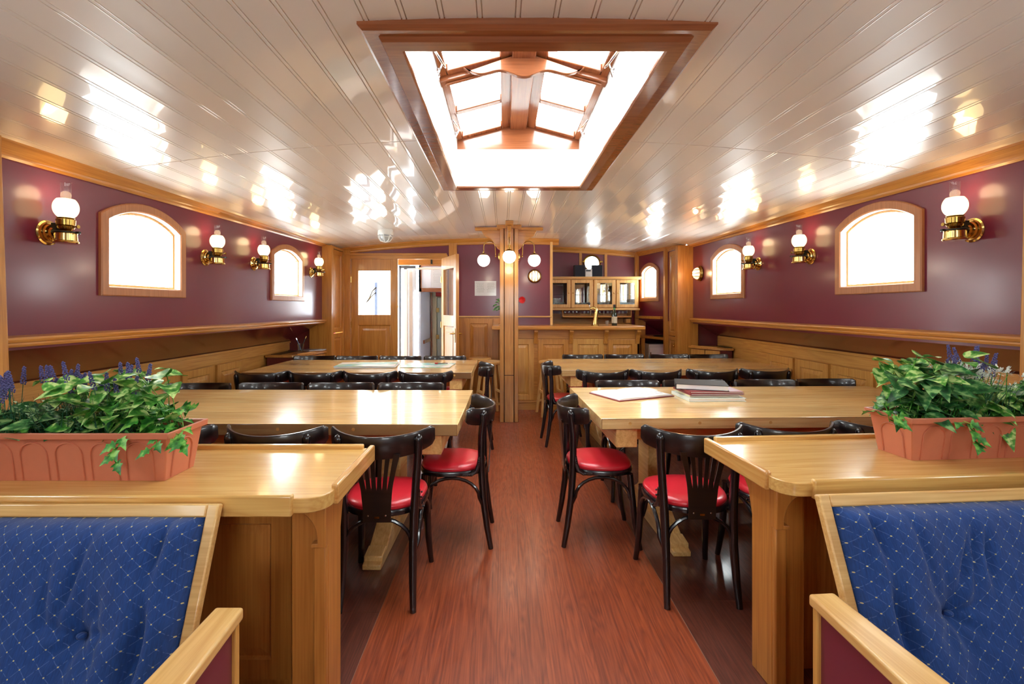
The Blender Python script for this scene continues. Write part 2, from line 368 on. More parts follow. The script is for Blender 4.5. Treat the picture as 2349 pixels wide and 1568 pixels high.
def window(mat4, win, frosted=False):
    wn[0] += 1; o = setting('window_%d' % wn[0])
    s0, s1, z0, zc_, za = win
    A = lambda d: outline(s0, s1, z0, zc_, za, d)
    def MBm():
        m = MB(); m.m = mat4; return m
    f = MBm(); ringband(f, A(0), -.002, A(0), .016); ringband(f, A(0), .016, A(.006), .022); ringband(f, A(.006), .022, A(.052), .022); ringband(f, A(.052), .022, A(.060), .014)
    f.build('window_frame', wood('window_oak', srgb(184, 126, 84), srgb(154, 98, 60), 'z', rough=.35, coat=.3, grain=.5), o, smooth=30)
    r = MBm(); ringband(r, A(.060), .014, A(.060), -.085); r.build('reveal', M['white'], o, smooth=30)
    s = MBm(); ringband(s, A(.060), -.03, A(.075), -.03); ringband(s, A(.075), -.03, A(.075), -.06); s.build('sash', honey('z'), o, smooth=30)
    g = MBm(); P = A(.062); g.add([(a, -.07, b) for a, b in P], [tuple(range(len(P)))]); g.build('pane', M['pane'], o, smooth=0, fixn=False)
    return o
WL = [(-1.28, -.52, 1.465, 1.96, 2.08), (.37, 1.13, 1.465, 1.96, 2.075), (2.85, 3.61, 1.465, 1.965, 2.085), (4.95, 5.76, 1.47, 1.985, 2.10)]
WR = [(-1.28, -.52, 1.49, 1.98, 2.10), (.37, 1.13, 1.49, 1.98, 2.10), (2.90, 3.66, 1.49, 1.995, 2.115), (5.05, 5.86, 1.495, 2.005, 2.12)]
RLZ0, RLZ1 = 1.235, 1.225
wl = setting('wall_left'); m = MB(); m.m = frameM(-1); wallstrip(m, YB, 6.9, 1.18, 2.42, WL); m.build('upper_wall', M['maroon'], wl, smooth=0, fixn=False)
wr = setting('wall_right'); m = MB(); m.m = frameM(1); wallstrip(m, YB, 6.52, 1.18, 2.42, WR); m.build('upper_wall', M['maroon'], wr, smooth=0, fixn=False)
for x in WL: window(frameM(-1), x)
for x in WR: window(frameM(1), x)
# tapering part of the right wall beside the bar
d0 = Vector((2.18 - 2.45, YA - 6.5, 0)); ln = d0.length; d0.normalize()
TM = Matrix(((d0.x, -d0.y, 0, 2.45), (d0.y, d0.x, 0, 6.5), (0, 0, 1, 0), (0, 0, 0, 1)))
W3 = (.60, 1.16, 1.49, 1.97, 2.09)
m = MB(); m.m = TM; wallstrip(m, 0, ln + .02, 1.2, 2.42, [W3]); m.grid([[(0, 0, 1.22), (ln + .02, 0, 1.22)], [(0, -.42, .98), (ln + .02, -.42, .98)], [(0, -.42, 0), (ln + .02, -.42, 0)]]); m.add([(ln, .1, 0), (ln, -.45, 0), (ln, -.45, 1.3), (ln, .1, 1.3)], [(0, 1, 2, 3)]); m.build('upper_wall_beside_bar', M['maroon'], wr, smooth=0, fixn=False)
window(TM, W3)
# below the rail the hull widens under the side deck
OXL, OXR = -2.90, 2.93; WTL, WTR = .935, 1.005
m = MB(); m.grid([[(LX, YB, 1.20), (LX, 6.4, 1.20)], [(OXL - .02, YB, WTL - .01), (OXL - .02, 6.4, WTL - .01)]]); m.add([(LX, 6.4, 2.3), (LX, 6.4, 0), (OXL - .05, 6.4, 0), (OXL - .05, 6.4, 1.3), (LX, 6.4, 1.3)], [(1, 2, 3, 4)])
m.build('under_deck', M['maroon_dark'], wl, smooth=0, fixn=False)
m = MB(); m.grid([[(RX, YB, 1.22), (RX, 6.53, 1.22)], [(OXR + .02, YB, WTR - .01), (OXR + .02, 6.53, WTR - .01)]]); m.add([(2.38, 6.505, 0), (OXR + .05, 6.505, 0), (OXR + .05, 6.505, 1.3), (2.38, 6.505, 1.3)], [(0, 1, 2, 3)])
m.build('under_deck', M['maroon_dark'], wr, smooth=0, fixn=False)
# rear wall; its unseen glazed opening is added and sized for fill light
m = MB(); ra, rb_, rz0, rz1 = -.5, .64, 1.15, 2.1
for a, b_, z0, z1 in ((LX - .6, ra, 0, 2.42), (rb_, RX + .6, 0, 2.42), (ra, rb_, 0, rz0), (ra, rb_, rz1, 2.42)): m.add([(a, YB, z0), (b_, YB, z0), (b_, YB, z1), (a, YB, z1)], [(0, 1, 2, 3)])
m.build('wall_rear', M['maroon'], kind='structure', smooth=0, fixn=False)
wn[0] += 1; rw = setting('window_%d' % wn[0])
m = MB()
for x in (ra, (ra + rb_) / 2, rb_): m.box(x - .04, x + .04, YB - .03, YB + .03, rz0, rz1)
m.box(ra, rb_, YB - .03, YB + .03, rz0, rz0 + .08); m.box(ra, rb_, YB - .03, YB + .03, rz1 - .08, rz1); m.build('window_frame', honey('z'), rw, bevel=.004)
MB().box(ra, rb_, YB - .004, YB, rz0, rz1).build('pane', M['pane'], rw, smooth=0)
# wainscot with raised panels
def ringpanel(mb, u0, u1, z0, z1, rings):
    # rings: list of (inset, depth); nested rectangles in the (u,z) plane
    prev = None
    for ins, dp in rings:
        R = [(u0 + ins, dp, z0 + ins), (u1 - ins, dp, z0 + ins), (u1 - ins, dp, z1 - ins), (u0 + ins, dp, z1 - ins)]
        if prev: mb.add(prev + R, [(i, (i + 1) % 4, 4 + (i + 1) % 4, 4 + i) for i in range(4)])
        prev = R
    mb.add(prev, [(0, 1, 2, 3)])
PR = [(0, 0), (0, .022), (.07, .022), (.078, .012), (.084, .012), (.115, .018), (.12, .02)]
tn = [0]
def trim(mb, mat, **k):
    tn[0] += 1; return mb.build('trim_%d' % tn[0], mat, kind='structure', **k)
def wainscot(side):
    X = OXL if side < 0 else OXR; zt = WTL if side < 0 else WTR
    tn[0] += 1; root = setting('trim_%d' % tn[0])
    mm = Matrix(((0, 1, 0, X), (1, 0, 0, 0), (0, 0, 1, 0), (0, 0, 0, 1))) if side < 0 else Matrix(((0, -1, 0, X), (1, 0, 0, 0), (0, 0, 1, 0), (0, 0, 0, 1)))
    b = MB(); b.m = mm; b.box(YB, 6.4 if side < 0 else 6.52, -.04, .0, 0, zt); b.box(YB, 6.4, -.04, .02, zt - .11, zt - .012); b.box(YB, 6.4, -.06, .035, zt - .012, zt + .012); b.box(YB, 5.45, 0, .03, 0, .1)
    b.build('panel_frame', honey('y'), root, bevel=.002)
    s = YB + .1
    while s + .5 < 5.5:
        p = MB(); p.m = mm; ringpanel(p, s, s + .47, .12, zt - .12, PR); p.build('panel', honey('z'), root, smooth=0); s += .52
wainscot(-1); wainscot(1)
# dado rail (moulded) with top at the upper wall foot
for side in (-1, 1):
    z0 = 1.185 if side < 0 else 1.20; X = LX if side < 0 else RX; ye = 6.38 if side < 0 else 6.42
    prof = [(-.04, 0), (.035, .0), (.045, .012), (.043, .02), (.055, .026), (.062, .038), (.055, .048), (.02, .056), (-.04, .058)]
    tilt = .012 if side < 0 else 0
    rings = []
    for y in (2.24, ye): rings.append([(X - side * d, y, z0 + z + tilt * (1 if y < 3 else 0)) for d, z in prof])
    trim(MB().loft(rings), orange('y'), smooth=30)
# side crown moulding following the sheer
for side in (-1, 1):
    X = LX if side < 0 else RX
    rings = []
    for y in (YB, 1.0, 2.25, 4, 6.9 if side < 0 else 6.52):
        zb = zcb(y); rings.append([(X - side * d, y, z) for d, z in ((-.05, zb + .005), (.012, zb), (.02, zb + .012), (.022, zb + .026), (.048, zs(y) - .012), (.06, zs(y) + .02), (.06, zs(y) + .06), (-.05, zs(y) + .06))])
    trim(MB().loft(rings), orange('y'), smooth=25)
rings = []
for t in (0, ln + .02):
    y = 6.5 + t
    p0 = TM @ Vector((t, 0, 0))
    rings.append([tuple(TM @ Vector((t, d, z))) for d, z in ((-.05, 2.23), (.012, 2.225), (.022, 2.25), (.05, 2.30), (.05, 2.36), (-.05, 2.36))])
trim(MB().loft(rings), orange('y'), smooth=25)
t3 = MB(); t3.m = TM; t3.box(.5, ln, -.02, .05, 1.225, 1.265); trim(t3, orange('y'), bevel=.004)
# near posts framing the picture
for side in (-1, 1):
    xi0 = -2.363 if side < 0 else 2.454; xi1 = -2.312 if side < 0 else 2.419; yy = 2.24
    poly = [(xi1, 0), (xi1 + (xi0 - xi1) * .15, .9), (xi0, 2.125), (xi0, 2.3), (xi0 + side * .16, 2.3), (xi1 + side * .6, 0)]
    trim(MB().prism(poly, 'y', yy - .07, yy), orange('z'), bevel=.006)

# skylight: white well, gabled mahogany lantern with glazed sashes
def skylight(x0, x1, y0, y1, near):
    wn[0] += 1; sk = setting('window_%d' % wn[0])
    zb = ZT - .035; zt = 2.665; ze = 2.735; zp = 2.835; xm = (x0 + x1) / 2
    fr = MB()
    # moulded frame under the ceiling: nested rectangle bands
    prev = None
    rr = [(.055 + .085, ZT + .03), (.055 + .085, ZT - .022), (.045 + .08, ZT - .036), (.08, ZT - .03), (.07, ZT - .046), (.008, ZT - .046), (0, ZT - .04), (0, ZT - .03)]
    for ins, z in rr:
        R = [(x0 - ins, y0 - ins, z), (x1 + ins, y0 - ins, z), (x1 + ins, y1 + ins, z), (x0 - ins, y1 + ins, z)]
        if prev: fr.add(prev + R, [(i, (i + 1) % 4, 4 + (i + 1) % 4, 4 + i) for i in range(4)])
        prev = R
    fr.build('ceiling_frame', mahog('x'), sk, smooth=20)
    wl_ = MB()
    for a, b in (((x0, y0), (x1, y0)), ((x1, y0), (x1, y1)), ((x1, y1), (x0, y1)), ((x0, y1), (x0, y0))):
        wl_.add([(a[0], a[1], ZT - .032), (b[0], b[1], ZT - .032), (b[0], b[1], zt), (a[0], a[1], zt)], [(0, 1, 2, 3)])
    wl_.build('well', M['white'], sk, smooth=0, fixn=False)
    for y in (y0, y1):
        g = MB(); t = .03 if y == y1 else -.03
        g.prism([(x0 - .02, zt - .001), (x1 + .02, zt - .001), (x1 + .02, ze + .03), (xm, zp + .06), (x0 - .02, ze + .03)], 'y', y, y + t)
        g.build('gable', mahog('x'), sk, smooth=0)
    rb = MB(); rb.box(xm - .068, xm + .068, y0, y1, zp - .01, zp + .08); rb.build('ridge_beam', mahog('y'), sk, bevel=.006)
    ym = (y0 + y1) / 2
    for s in (-1, 1):
        xe = xm + s * (x1 - x0) / 2
        e = MB(); e.box(xe - s * .0, xe + s * .04, y0, y1, zt - .001, ze + .005); e.build('eave_plate', M['white'], sk, smooth=0)
        dx = xe - xm; L_ = abs(dx); sl = (zp + .03 - ze) / L_
        def P(u, v, t=0): return (xe - s * u, v, ze + sl * u + t)       # u from the eave inward
        def bar(mbx, u0, u1, v0, v1, t0, t1):
            mbx.add([P(u0, v0, t0), P(u1, v0, t0), P(u1, v1, t0), P(u0, v1, t0), P(u0, v0, t1), P(u1, v0, t1), P(u1, v1, t1), P(u0, v1, t1)],
                    [(0, 3, 2, 1), (4, 5, 6, 7), (0, 1, 5, 4), (1, 2, 6, 5), (2, 3, 7, 6), (3, 0, 4, 7)])
        for (a, b) in ((y0, ym - .03), (ym + .03, y1)):
            sh = MB(); ui = L_ - .06
            bar(sh, 0, .045, a, b, 0, .05); bar(sh, ui - .075, ui, a, b, 0, .05)
            bar(sh, .045, ui - .075, a, a + .05, 0, .05); bar(sh, .045, ui - .075, b - .05, b, 0, .05)
            c = (a + b) / 2 - .01; bar(sh, .045, ui - .075, c - .03, c + .03, 0, .048)
            so = sh.build('sash', mahog('y'), sk, bevel=.005)
            gp = MB(); gp.add([P(.04, a + .03, .03), P(ui - .07, a + .03, .03), P(ui - .07, b - .03, .03), P(.04, b - .03, .03)], [(0, 1, 2, 3)]); gp.build('pane', M['pane'], sk, smooth=0, fixn=False)
        rf = MB(); bar(rf, 0, L_ - .05, ym - .035, ym + .035, -.03, .04); bar(rf, .03, L_ - .12, ym - .012, ym + .012, -.042, -.03); rf.build('rafter', mahog('x'), sk, bevel=.005)
        if near:
            for a in (2.42, 3.35):     # brass casement stays
                q = MB(); q.tube([(xe - s * .012, a, ze - .02), (xe - s * .05, a + .10, ze - .05), (xe - s * .055, a + .17, ze - .035)], .006, 6)
                q.tube([(xe - s * .006, a + .17, zt - .03), (xe - s * .05, a + .10, ze - .05)], .006, 6)
                q.tube([(xe - s * .02, a + .14 + .03 * math.cos(t), zt - .02 + .03 * math.sin(t)) for t in [i * .5 for i in range(11)]], .005, 6)
                q.build('casement_stay', M['chrome'], sk)
    # wavy collar board under the ridge
    w_ = .35; pts = []
    for i in range(41):
        t = -1 + 2 * i / 40; z = zt + .085 - .018 * math.cos(t * 2.6 * PI) * (1 - t * t * .35) + .03 * abs(t) ** 3; pts.append((xm + t * w_, z - .012))
    top = [(xm + w_, pts[-1][1] + .012), (xm + w_ * .9, ze + .02), (xm, zp + .03), (xm - w_ * .9, ze + .02), (xm - w_, pts[0][1] + .012)]
    cb = MB(); cb.prism(pts + top, 'y', ym - .075, ym - .045); cb.build('collar_board', mahog('x'), sk, smooth=30, bevel=.004)
    return sk
skylight(SKX0, SKX1, SKY0, SKY1, True)
skylight(SKX0, SKX1, R2Y0, R2Y1, False)  # unseen second skylight, added to bring fill daylight from behind

# ---- left built-in cupboard between the saloon and the door wall
def pm(ox, oy, ang):      # local (u, depth toward viewer, z) -> world
    c, s = math.cos(ang), math.sin(ang)
    return Matrix(((c, s, 0, ox), (s, -c, 0, oy), (0, 0, 1, 0), (0, 0, 0, 1)))
cup = thing('built_in_cupboard', 'tall narrow orange pine cupboard built against left wall beside the doors', 'cupboard')
box('side_board', orange('z'), -2.60, -2.30, 6.36, 6.40, 0, 2.235, cup, bevel=.006)
b = MB(); b.box(-2.42, -2.30, 6.40, 6.44, 0, 2.235); b.box(-2.42, -2.30, 6.84, 6.895, 0, 2.235); b.box(-2.42, -2.31, 6.44, 6.84, 0, .1); b.box(-2.42, -2.31, 6.44, 6.84, 2.2, 2.235); b.build('carcass', orange('z'), cup, bevel=.004)
lm = Matrix(((0, 1, 0, -2.335), (1, 0, 0, 0), (0, 0, 1, 0), (0, 0, 0, 1)))
for z0, z1 in ((.1, 1.04), (1.05, 2.19)):
    p = MB(); p.m = lm; ringpanel(p, 6.445, 6.835, z0, z1, [(0, 0), (0, .02), (.06, .02), (.068, .01), (.074, .01), (.10, .016)]); p.build('door', orange('z'), cup, smooth=0)
# ---- right cupboard beside the bar
cup = thing('built_in_cupboard', 'tall narrow pine cupboard with small knob between saloon and bar on right', 'cupboard')
box('side_board', orange('z'), 2.36, 2.64, 6.44, 6.50, 0, 2.24, cup, bevel=.006)
b = MB(); b.box(2.36, 2.44, 6.50, 6.54, 0, 2.24); b.box(2.33, 2.44, 6.86, 6.93, 0, 2.26); b.box(2.37, 2.44, 6.54, 6.86, 0, .1); b.box(2.37, 2.44, 6.54, 6.86, 2.2, 2.24); b.build('carcass', orange('z'), cup, bevel=.004)
rm = Matrix(((0, -1, 0, 2.40), (1, 0, 0, 0), (0, 0, 1, 0), (0, 0, 0, 1)))
for z0, z1 in ((.1, .99), (1.0, 2.19)):
    p = MB(); p.m = rm; ringpanel(p, 6.545, 6.855, z0, z1, [(0, 0), (0, .02), (.055, .02), (.063, .01), (.069, .01), (.09, .016)]); dd = p.build('door', orange('z'), cup, smooth=0)
    if z0 < .5: MB().sphere((2.365, 6.60, .86), .014, 10).build('knob', M['brass'], dd)

# ---- door wall
wb = setting('wall_back'); F = YW
DX0, DX1, DH = -2.21, -.86, 2.10
m = MB()
def quad(mb, x0, x1, z0, z1, y): mb.add([(x0, y, z0), (x1, y, z0), (x1, y, z1), (x0, y, z1)], [(0, 1, 2, 3)])
quad(m, -2.6, DX0 - .06, 0, 2.42, F); quad(m, DX0 - .06, DX1 + .04, DH + .05, 2.42, F); quad(m, DX1 + .04, .70, 0, 2.42, F)
m.build('door_wall_paint', M['maroon'], wb, smooth=0, fixn=False)
m = MB(); quad(m, .68, 2.3, 0, 1.3, YA); m.build('bar_splashback', orange('x'), wb, smooth=0, fixn=False)
pz, px_, pr = 2.115, 1.44, .118
m = MB()                                               # alcove wall with a round porthole
nn = 32
circ = [(px_ + pr * math.cos(2 * PI * i / nn), pz + pr * math.sin(2 * PI * i / nn)) for i in range(nn)]
sq = []
for i in range(nn):
    a = 2 * PI * i / nn; c_, s_ = math.cos(a), math.sin(a); k = .22 / max(abs(c_), abs(s_)); sq.append((px_ + k * c_, pz + k * s_))
m.add([(x, YA, z) for x, z in circ] + [(x, YA, z) for x, z in sq], [(i, (i + 1) % nn, nn + (i + 1) % nn, nn + i) for i in range(nn)])
quad(m, .68, px_ - .22, 1.3, 2.42, YA); quad(m, px_ + .22, 2.3, 1.3, 2.42, YA); quad(m, px_ - .22, px_ + .22, 1.3, pz - .22, YA); quad(m, px_ - .22, px_ + .22, pz + .22, 2.42, YA)
m.build('alcove_wall_paint', M['maroon'], wb, smooth=0, fixn=False)
wn[0] += 1; ph = setting('window_%d' % wn[0])
MB().lathe([(pr, 0), (pr + .03, 0), (pr + .03, -.015), (pr + .01, -.03), (pr - .005, -.02), (pr - .005, .06), (pr, .06)], (px_, YA, pz), 32, 'y', cap=False).build('porthole_ring', M['agedbrass'], ph)
for a in (.5, 2.6):
    MB().box(px_ + (pr + .05) * math.cos(a) - .02, px_ + (pr + .05) * math.cos(a) + .02, YA - .05, YA - .01, pz + .05 * math.sin(a) - .012, pz + .05 * math.sin(a) + .012).build('dog_clip', M['agedbrass'], ph, bevel=.004)
MB().lathe([(.001, .03), (pr, .03)], (px_, YA, pz), 32, 'y', cap=False).build('pane', M['pane'], ph, smooth=0)
m = MB(); m.add([(.70, F, 0), (.70, YA, 0), (.70, YA, 2.42), (.70, F, 2.42)], [(0, 1, 2, 3)]); m.build('wall_return', M['maroon'], wb, smooth=0, fixn=False)
trim(MB().box(.675, .712, F - .03, F + .04, 1.13, 2.38), blond('z'), bevel=.004)
for x in (1.255, 1.665): trim(MB().box(x - .022, x + .022, YA - .02, YA, 1.85, 2.33), orange('z'), bevel=.003)
trim(MB().box(2.13, 2.30, YA - .06, YA, .9, 2.31), orange('z'), bevel=.004)
# cross crown over the door wall and over the alcove, bent to the camber
def crosscrown(xa, xb, y, h, d):
    rings = []
    for i in range(13):
        x = xa + (xb - xa) * i / 12; z = zc(x, y)
        rings.append([(x, y + .03, z - h), (x, y - .012, z - h), (x, y - .02, z - h + .012), (x, y - .022, z - h + .03), (x, y - d, z - .018), (x, y - d, z + .03), (x, y + .03, z + .03)])
    trim(MB().loft(rings), orange('x'), smooth=25)
crosscrown(-2.42, .80, F, .085, .05)
crosscrown(.70, 2.24, YA, .085, .05)
trim(MB().box(-.79, -.675, F - .03, F, 1.27, 2.33), orange('z'), bevel=.004)       # post beside the doors
trim(MB().box(-2.31, -2.215, F - .04, F, 0, 2.245), orange('z'), bevel=.004)
# door casing
c = MB(); c.box(DX0 - .07, DX0 - .0, F - .03, F + .08, 0, DH + .05); c.box(DX1, DX1 + .05, F - .02, F + .08, 0, DH + .05); c.box(DX0 - .07, DX1 + .05, F - .03, F + .08, DH, DH + .06); c.box(DX0 - .09, DX1 + .04, F - .045, F, DH + .055, DH + .08)
trim(c, orange('x'), bevel=.003)
# lower panelling right of the doors
tn[0] += 1; root = setting('trim_%d' % tn[0])
b = MB(); b.box(-.80, .10, F - .012, F, 0, 1.25); b.build('backing', orange('z'), root)
MB().box(-.80, .70, F - .045, F, 1.255, 1.275).build('cap_rail', blond('x'), root, bevel=.006)
b = MB(); b.m = pm(0, F - .012, 0)
for x0, x1 in ((-.555, -.155), (-.145, .09)):
    p = MB(); p.m = pm(0, F - .012, 0); ringpanel(p, x0, x1, .12, 1.235, PR); p.build('panel', orange('z'), root, smooth=0)
MB().box(-.80, .70, F - .03, F - .01, 0, .1).build('skirting', orange('x'), root, bevel=.003)

# ---- glazed doors
def leaf(n, loc, rz, wd, pale, handle, label_side):
    o = setting('door_%d' % n, loc); o.rotation_euler = (0, 0, rz)
    t = .042; h = DH + .004; zw0, zw1 = 1.29, 1.93
    fr = MB(); st = .10
    fr.box(0, st, -t, 0, .01, h); fr.box(wd - st, wd, -t, 0, .01, h); fr.box(st, wd - st, -t, 0, zw1, h); fr.box(st, wd - st, -t, 0, 1.14, zw0); fr.box(st, wd - st, -t, 0, .01, .14)
    fr.build('leaf_frame', orange('z'), o, bevel=.003)
    for y, sg in ((-t, 1), (0, -1)):
        p = MB(); p.m = Matrix(((1, 0, 0, 0), (0, -sg, 0, -t / 2), (0, 0, 1, 0), (0, 0, 0, 1)))
        ringpanel(p, st, wd - st, .14, 1.14, [(0, .014), (.012, .006), (.05, .006), (.075, .013)]); p.build('lower_panel', orange('z'), o, smooth=0)
    g = MB(); g.box(st, wd - st, -t / 2 - .002, -t / 2 + .002, zw0, zw1); g.build('pane', M['pane'], o, smooth=0)
    if handle:
        for s in (-1, 1):
            y = -t if s < 0 else 0
            hh = MB(); hh.box(wd - .065, wd - .03, y, y + s * .006, .93, 1.12); hh.build('handle_plate', M['agedbrass'], o, bevel=.003)
            MB().tube([(wd - .047, y + s * .006, 1.05), (wd - .047, y + s * .05, 1.05), (wd - .07, y + s * .055, 1.05), (wd - .15, y + s * .05, 1.045)], .009, 8).build('handle', M['agedbrass'], o)
    for z in (.35, 1.15, 1.8): MB().lathe([(.001, z - .045), (.009, z - .045), (.009, z + .045), (.001, z + .045)], (-.004, -t - .002, 0), 10).build('hinge', M['brass'], o)
    return o
leaf(1, (DX0 + .003, F + .03, 0), 0, .668, False, False, 0)
leaf(2, (DX1 - .0, F - .01, 0), math.radians(-66), .672, True, True, 0)

# ---- stair lobby beyond the doors
lob = setting('wall_lobby')
W_ = M['white']
m = MB(); m.box(-1.40, -1.37, F + .95, F + 2.6, 0, 2.3); m.build('lobby_left_wall', M['bluewhite'], lob, smooth=0)
m = MB(); m.box(-3.2, -1.62, F + 1.3, F + 1.33, -.3, 2.6); m.build('outer_white_wall', W_, lob, smooth=0)
m = MB(); m.box(-3.2, -1.62, F + 1.27, F + 1.3, 1.40, 1.43); m.box(-3.2, -1.62, F + 1.27, F + 1.3, .55, .58); m.build('batten', blond('x'), lob, bevel=.003)
m = MB(); m.box(-.55, -.5, F + .08, F + 2.6, 0, 2.3); m.build('lobby_right_wall', M['bluewhite'], lob, smooth=0)
m = MB(); m.box(-1.62, -.5, F + .08, F + .35, 2.16, 2.2); m.box(-1.35, -.5, F + .9, F + 2.7, 2.28, 2.3); m.build('lobby_ceiling', W_, lob, smooth=0)
m = MB(); m.box(-1.60, -.5, F + .30, F + .34, 2.04, 2.14); m.build('lintel', orange('x'), lob, bevel=.003)
MB().box(-1.10, -1.075, F + .27, F + .30, 2.055, 2.12).build('door_catch', M['darkmetal'], lob, bevel=.003)
m = MB(); m.box(-1.60, -1.575, F + .38, F + .43, 0, 2.04); m.box(-1.60, -1.35, F + .38, F + .43, 2.0, 2.04); m.build('side_door_frame', M['steelblue'], lob, bevel=.003)
m = MB(); m.box(-1.555, -1.50, F + .50, F + .62, 0, 2.02); m.box(-1.5, -1.44, F + .62, F + .95, 0, 2.02); m.box(-1.555, -.5, F + .50, F + .55, 1.99, 2.02); m.build('white_jamb', W_, lob, bevel=.003)
# overhead locker with paper
m = MB(); m.box(-1.40, -.5, F + .98, F + 1.9, 1.68, 2.12); m.build('overhead_locker', M['bluewhite'], lob, smooth=0)
m = MB(); m.box(-1.40, -.5, F + .95, F + .98, 1.655, 1.72); m.box(-1.40, -.5, F + .95, F + .98, 2.08, 2.12); m.box(-1.40, -1.355, F + .95, F + .98, 1.655, 2.12); m.build('locker_frame', mahog('x'), lob, bevel=.002)
m = MB(); m.box(-1.37, -1.345, F + 1.2, F + 2.5, .78, .84); m.box(-1.36, -1.33, F + 1.95, F + 2.0, 0, 1.68); m.build('lobby_trim', mahog('z'), lob, bevel=.002)
m = MB(); m.box(-1.37, -.5, F + 2.55, F + 2.6, 0, 2.3); m.build('lobby_end_wall', M['cream'], lob, smooth=0)
m = MB(); m.box(-1.33, -1.255, F + 2.0, F + 2.04, 0, 1.62); m.box(-1.33, -.5, F + 2.0, F + 2.04, 1.60, 1.68); m.build('inner_door_frame', M['cream'], lob, bevel=.003)
io = setting('door_3', (-1.25, F + 2.02, 0)); io.rotation_euler = (0, 0, math.radians(28))
MB().box(0, .42, -.03, 0, .01, 1.58).build('leaf_board', M['palegreen'], io, bevel=.003)
p = MB(); p.m = Matrix(((1, 0, 0, 0), (0, -1, 0, -.03), (0, 0, 1, 0), (0, 0, 0, 1))); ringpanel(p, .06, .36, .9, 1.5, [(0, .0), (.01, .006), (.03, .006), (.05, .001)]); ringpanel(p, .06, .36, .15, .8, [(0, .0), (.01, .006), (.03, .006), (.05, .001)]); p.build('raised_panel', M['palegreen'], io, smooth=0)
for z in (.35, .85, 1.35): MB().box(-.03, .03, -.04, -.03, z - .04, z + .04).build('hinge', M['brass'], io, bevel=.002)
MB().box(.37, .39, -.045, -.03, .68, .86).build('handle_plate', M['agedbrass'], io, bevel=.002)
m = MB(); m.box(-.92, -.90, F + 2.5, F + 2.55, 0, 1.6); m.box(-.92, -.5, F + 2.5, F + 2.55, .66, .72); m.box(-1.0, -.5, F + 2.5, F + 2.55, 1.62, 1.66); m.build('end_wall_trim', mahog('x'), lob, bevel=.002)
rb = thing('alarm_box', 'small red alarm box at top of inner lobby doorway', 'alarm', (-1.20, F + 1.99, 1.605)); box('housing', M['red_plastic'], -.06, .05, -.07, .0, 0, .085, rb, bevel=.008); box('side_lamp', M['black'], .05, .075, -.06, .0, .0, .085, rb)
dl = thing('dome_light', 'round lit dome light on the lobby locker underside', 'ceiling light', (-.86, F + 1.75, 1.68)); MB().lathe([(.001, -.05), (.05, -.045), (.08, -.02), (.085, 0), (.001, 0)], (0, 0, 0), 20).build('lamp_glass', M['opal'], dl)
# dark pole with bracket outside, seen through the left door glass
pl = thing('deck_pole', 'thin dark pole with bracket outside behind the left door glass', 'pole', (-2.05, F + .75, 0))
MB().box(-.02, .02, -.02, .02, 0, 1.80).build('pole', M['steelblue'], pl, bevel=.003)
MB().tube([(0, -.02, 1.72), (-.05, -.04, 1.66), (-.09, -.05, 1.56), (-.14, -.05, 1.48)], .010, 6).tube([(0, -.02, 1.64), (-.06, -.04, 1.58), (-.12, -.05, 1.50)], .008, 6).build('bracket', M['darkmetal'], pl)
MB().box(-.26, -.22, -.03, 0, 0, 2.05).build('white_jamb', M['white_plastic'], pl, bevel=.004)
# ---------------------------------------------------------------- lamps
def sconce(x, y, z, side, label):
    # side: +1 when the wall is on the -x side (left wall)
    t = thing('oil_lamp_sconce', label, 'wall lamp', (x, y, z), 0 if side > 0 else PI, 'brass oil lamp sconces along both walls')
    MB().lathe([(.001, 0), (.064, 0), (.066, .006), (.058, .010), (.054, .020), (.046, .022), (.042, .030), (.030, .034), (.026, .044), (.001, .046)], (0, 0, 0), 32, 'x').build('backplate', M['brass'], t)
    b = MB(); b.box(.03, .06, -.011, .011, -.02, .052); b.box(.04, .175, -.007, .007, -.004, .006)
    b.tube([(.10 + .055 * math.cos(a), .055 * math.sin(a), .0) for a in [2 * PI * i / 24 for i in range(25)]], .005, 6); b.build('bracket', M['darkmetal'], t, bevel=.001)
    MB().lathe([(.001, -.056), (.053, -.056), (.057, -.052), (.055, -.046), (.050, -.042), (.048, -.006), (.052, -.002), (.052, .002), (.03, .012), (.022, .016), (.001, .016)], (.10, 0, 0), 32).build('oil_tank', M['brass'], t)
    bn = MB(); bn.lathe([(.020, .014), (.034, .020), (.038, .030), (.034, .036), (.040, .040), (.042, .068), (.036, .074), (.040, .078), (.001, .078)], (.10, 0, 0), 28)
    bn.tube([(.13, 0, .03), (.165, 0, .032)], .0035, 6); bn.lathe([(.001, .163), (.010, .163), (.010, .168), (.001, .168)], (0, 0, .032), 10, 'x'); bn.build('burner', M['agedbrass'], t)
    pr = []
    for i in range(15):
        a = -1.05 + 1.85 * i / 14; pr.append((.055 * math.cos(a), .133 + .063 * math.sin(a)))
    MB().lathe(pr, (.10, 0, 0), 32, cap=False).build('glass_shade', M['lampshade'], t)
    MB().lathe([(.022, .078), (.032, .105), (.034, .125), (.030, .155), (.024, .185), (.0225, .262), (.0245, .268)], (.10, 0, 0), 24, cap=False).build('glass_chimney', M['glass'], t)
    MB().sphere((.10, 0, .125), .014, 12, 1.5).build('flame', M['bulb'], t)
    return t
for y, z, d in ((2.53, 1.79, 'nearest the camera, left of the large arched window'), (3.87, 1.80, 'just right of the large arched window'), (4.62, 1.82, 'just left of the far arched window'), (6.0, 1.84, 'farthest away, right of the far arched window')):
    sconce(LX, y, z, 1, 'brass oil lamp on left wall, ' + d)
for y, z, d in ((2.60, 1.815, 'nearest the camera, right of the large arched window'), (3.97, 1.82, 'just left of the large arched window'), (4.79, 1.835, 'just right of the far arched window')):
    sconce(RX, y, z, -1, 'brass oil lamp on right wall, ' + d)
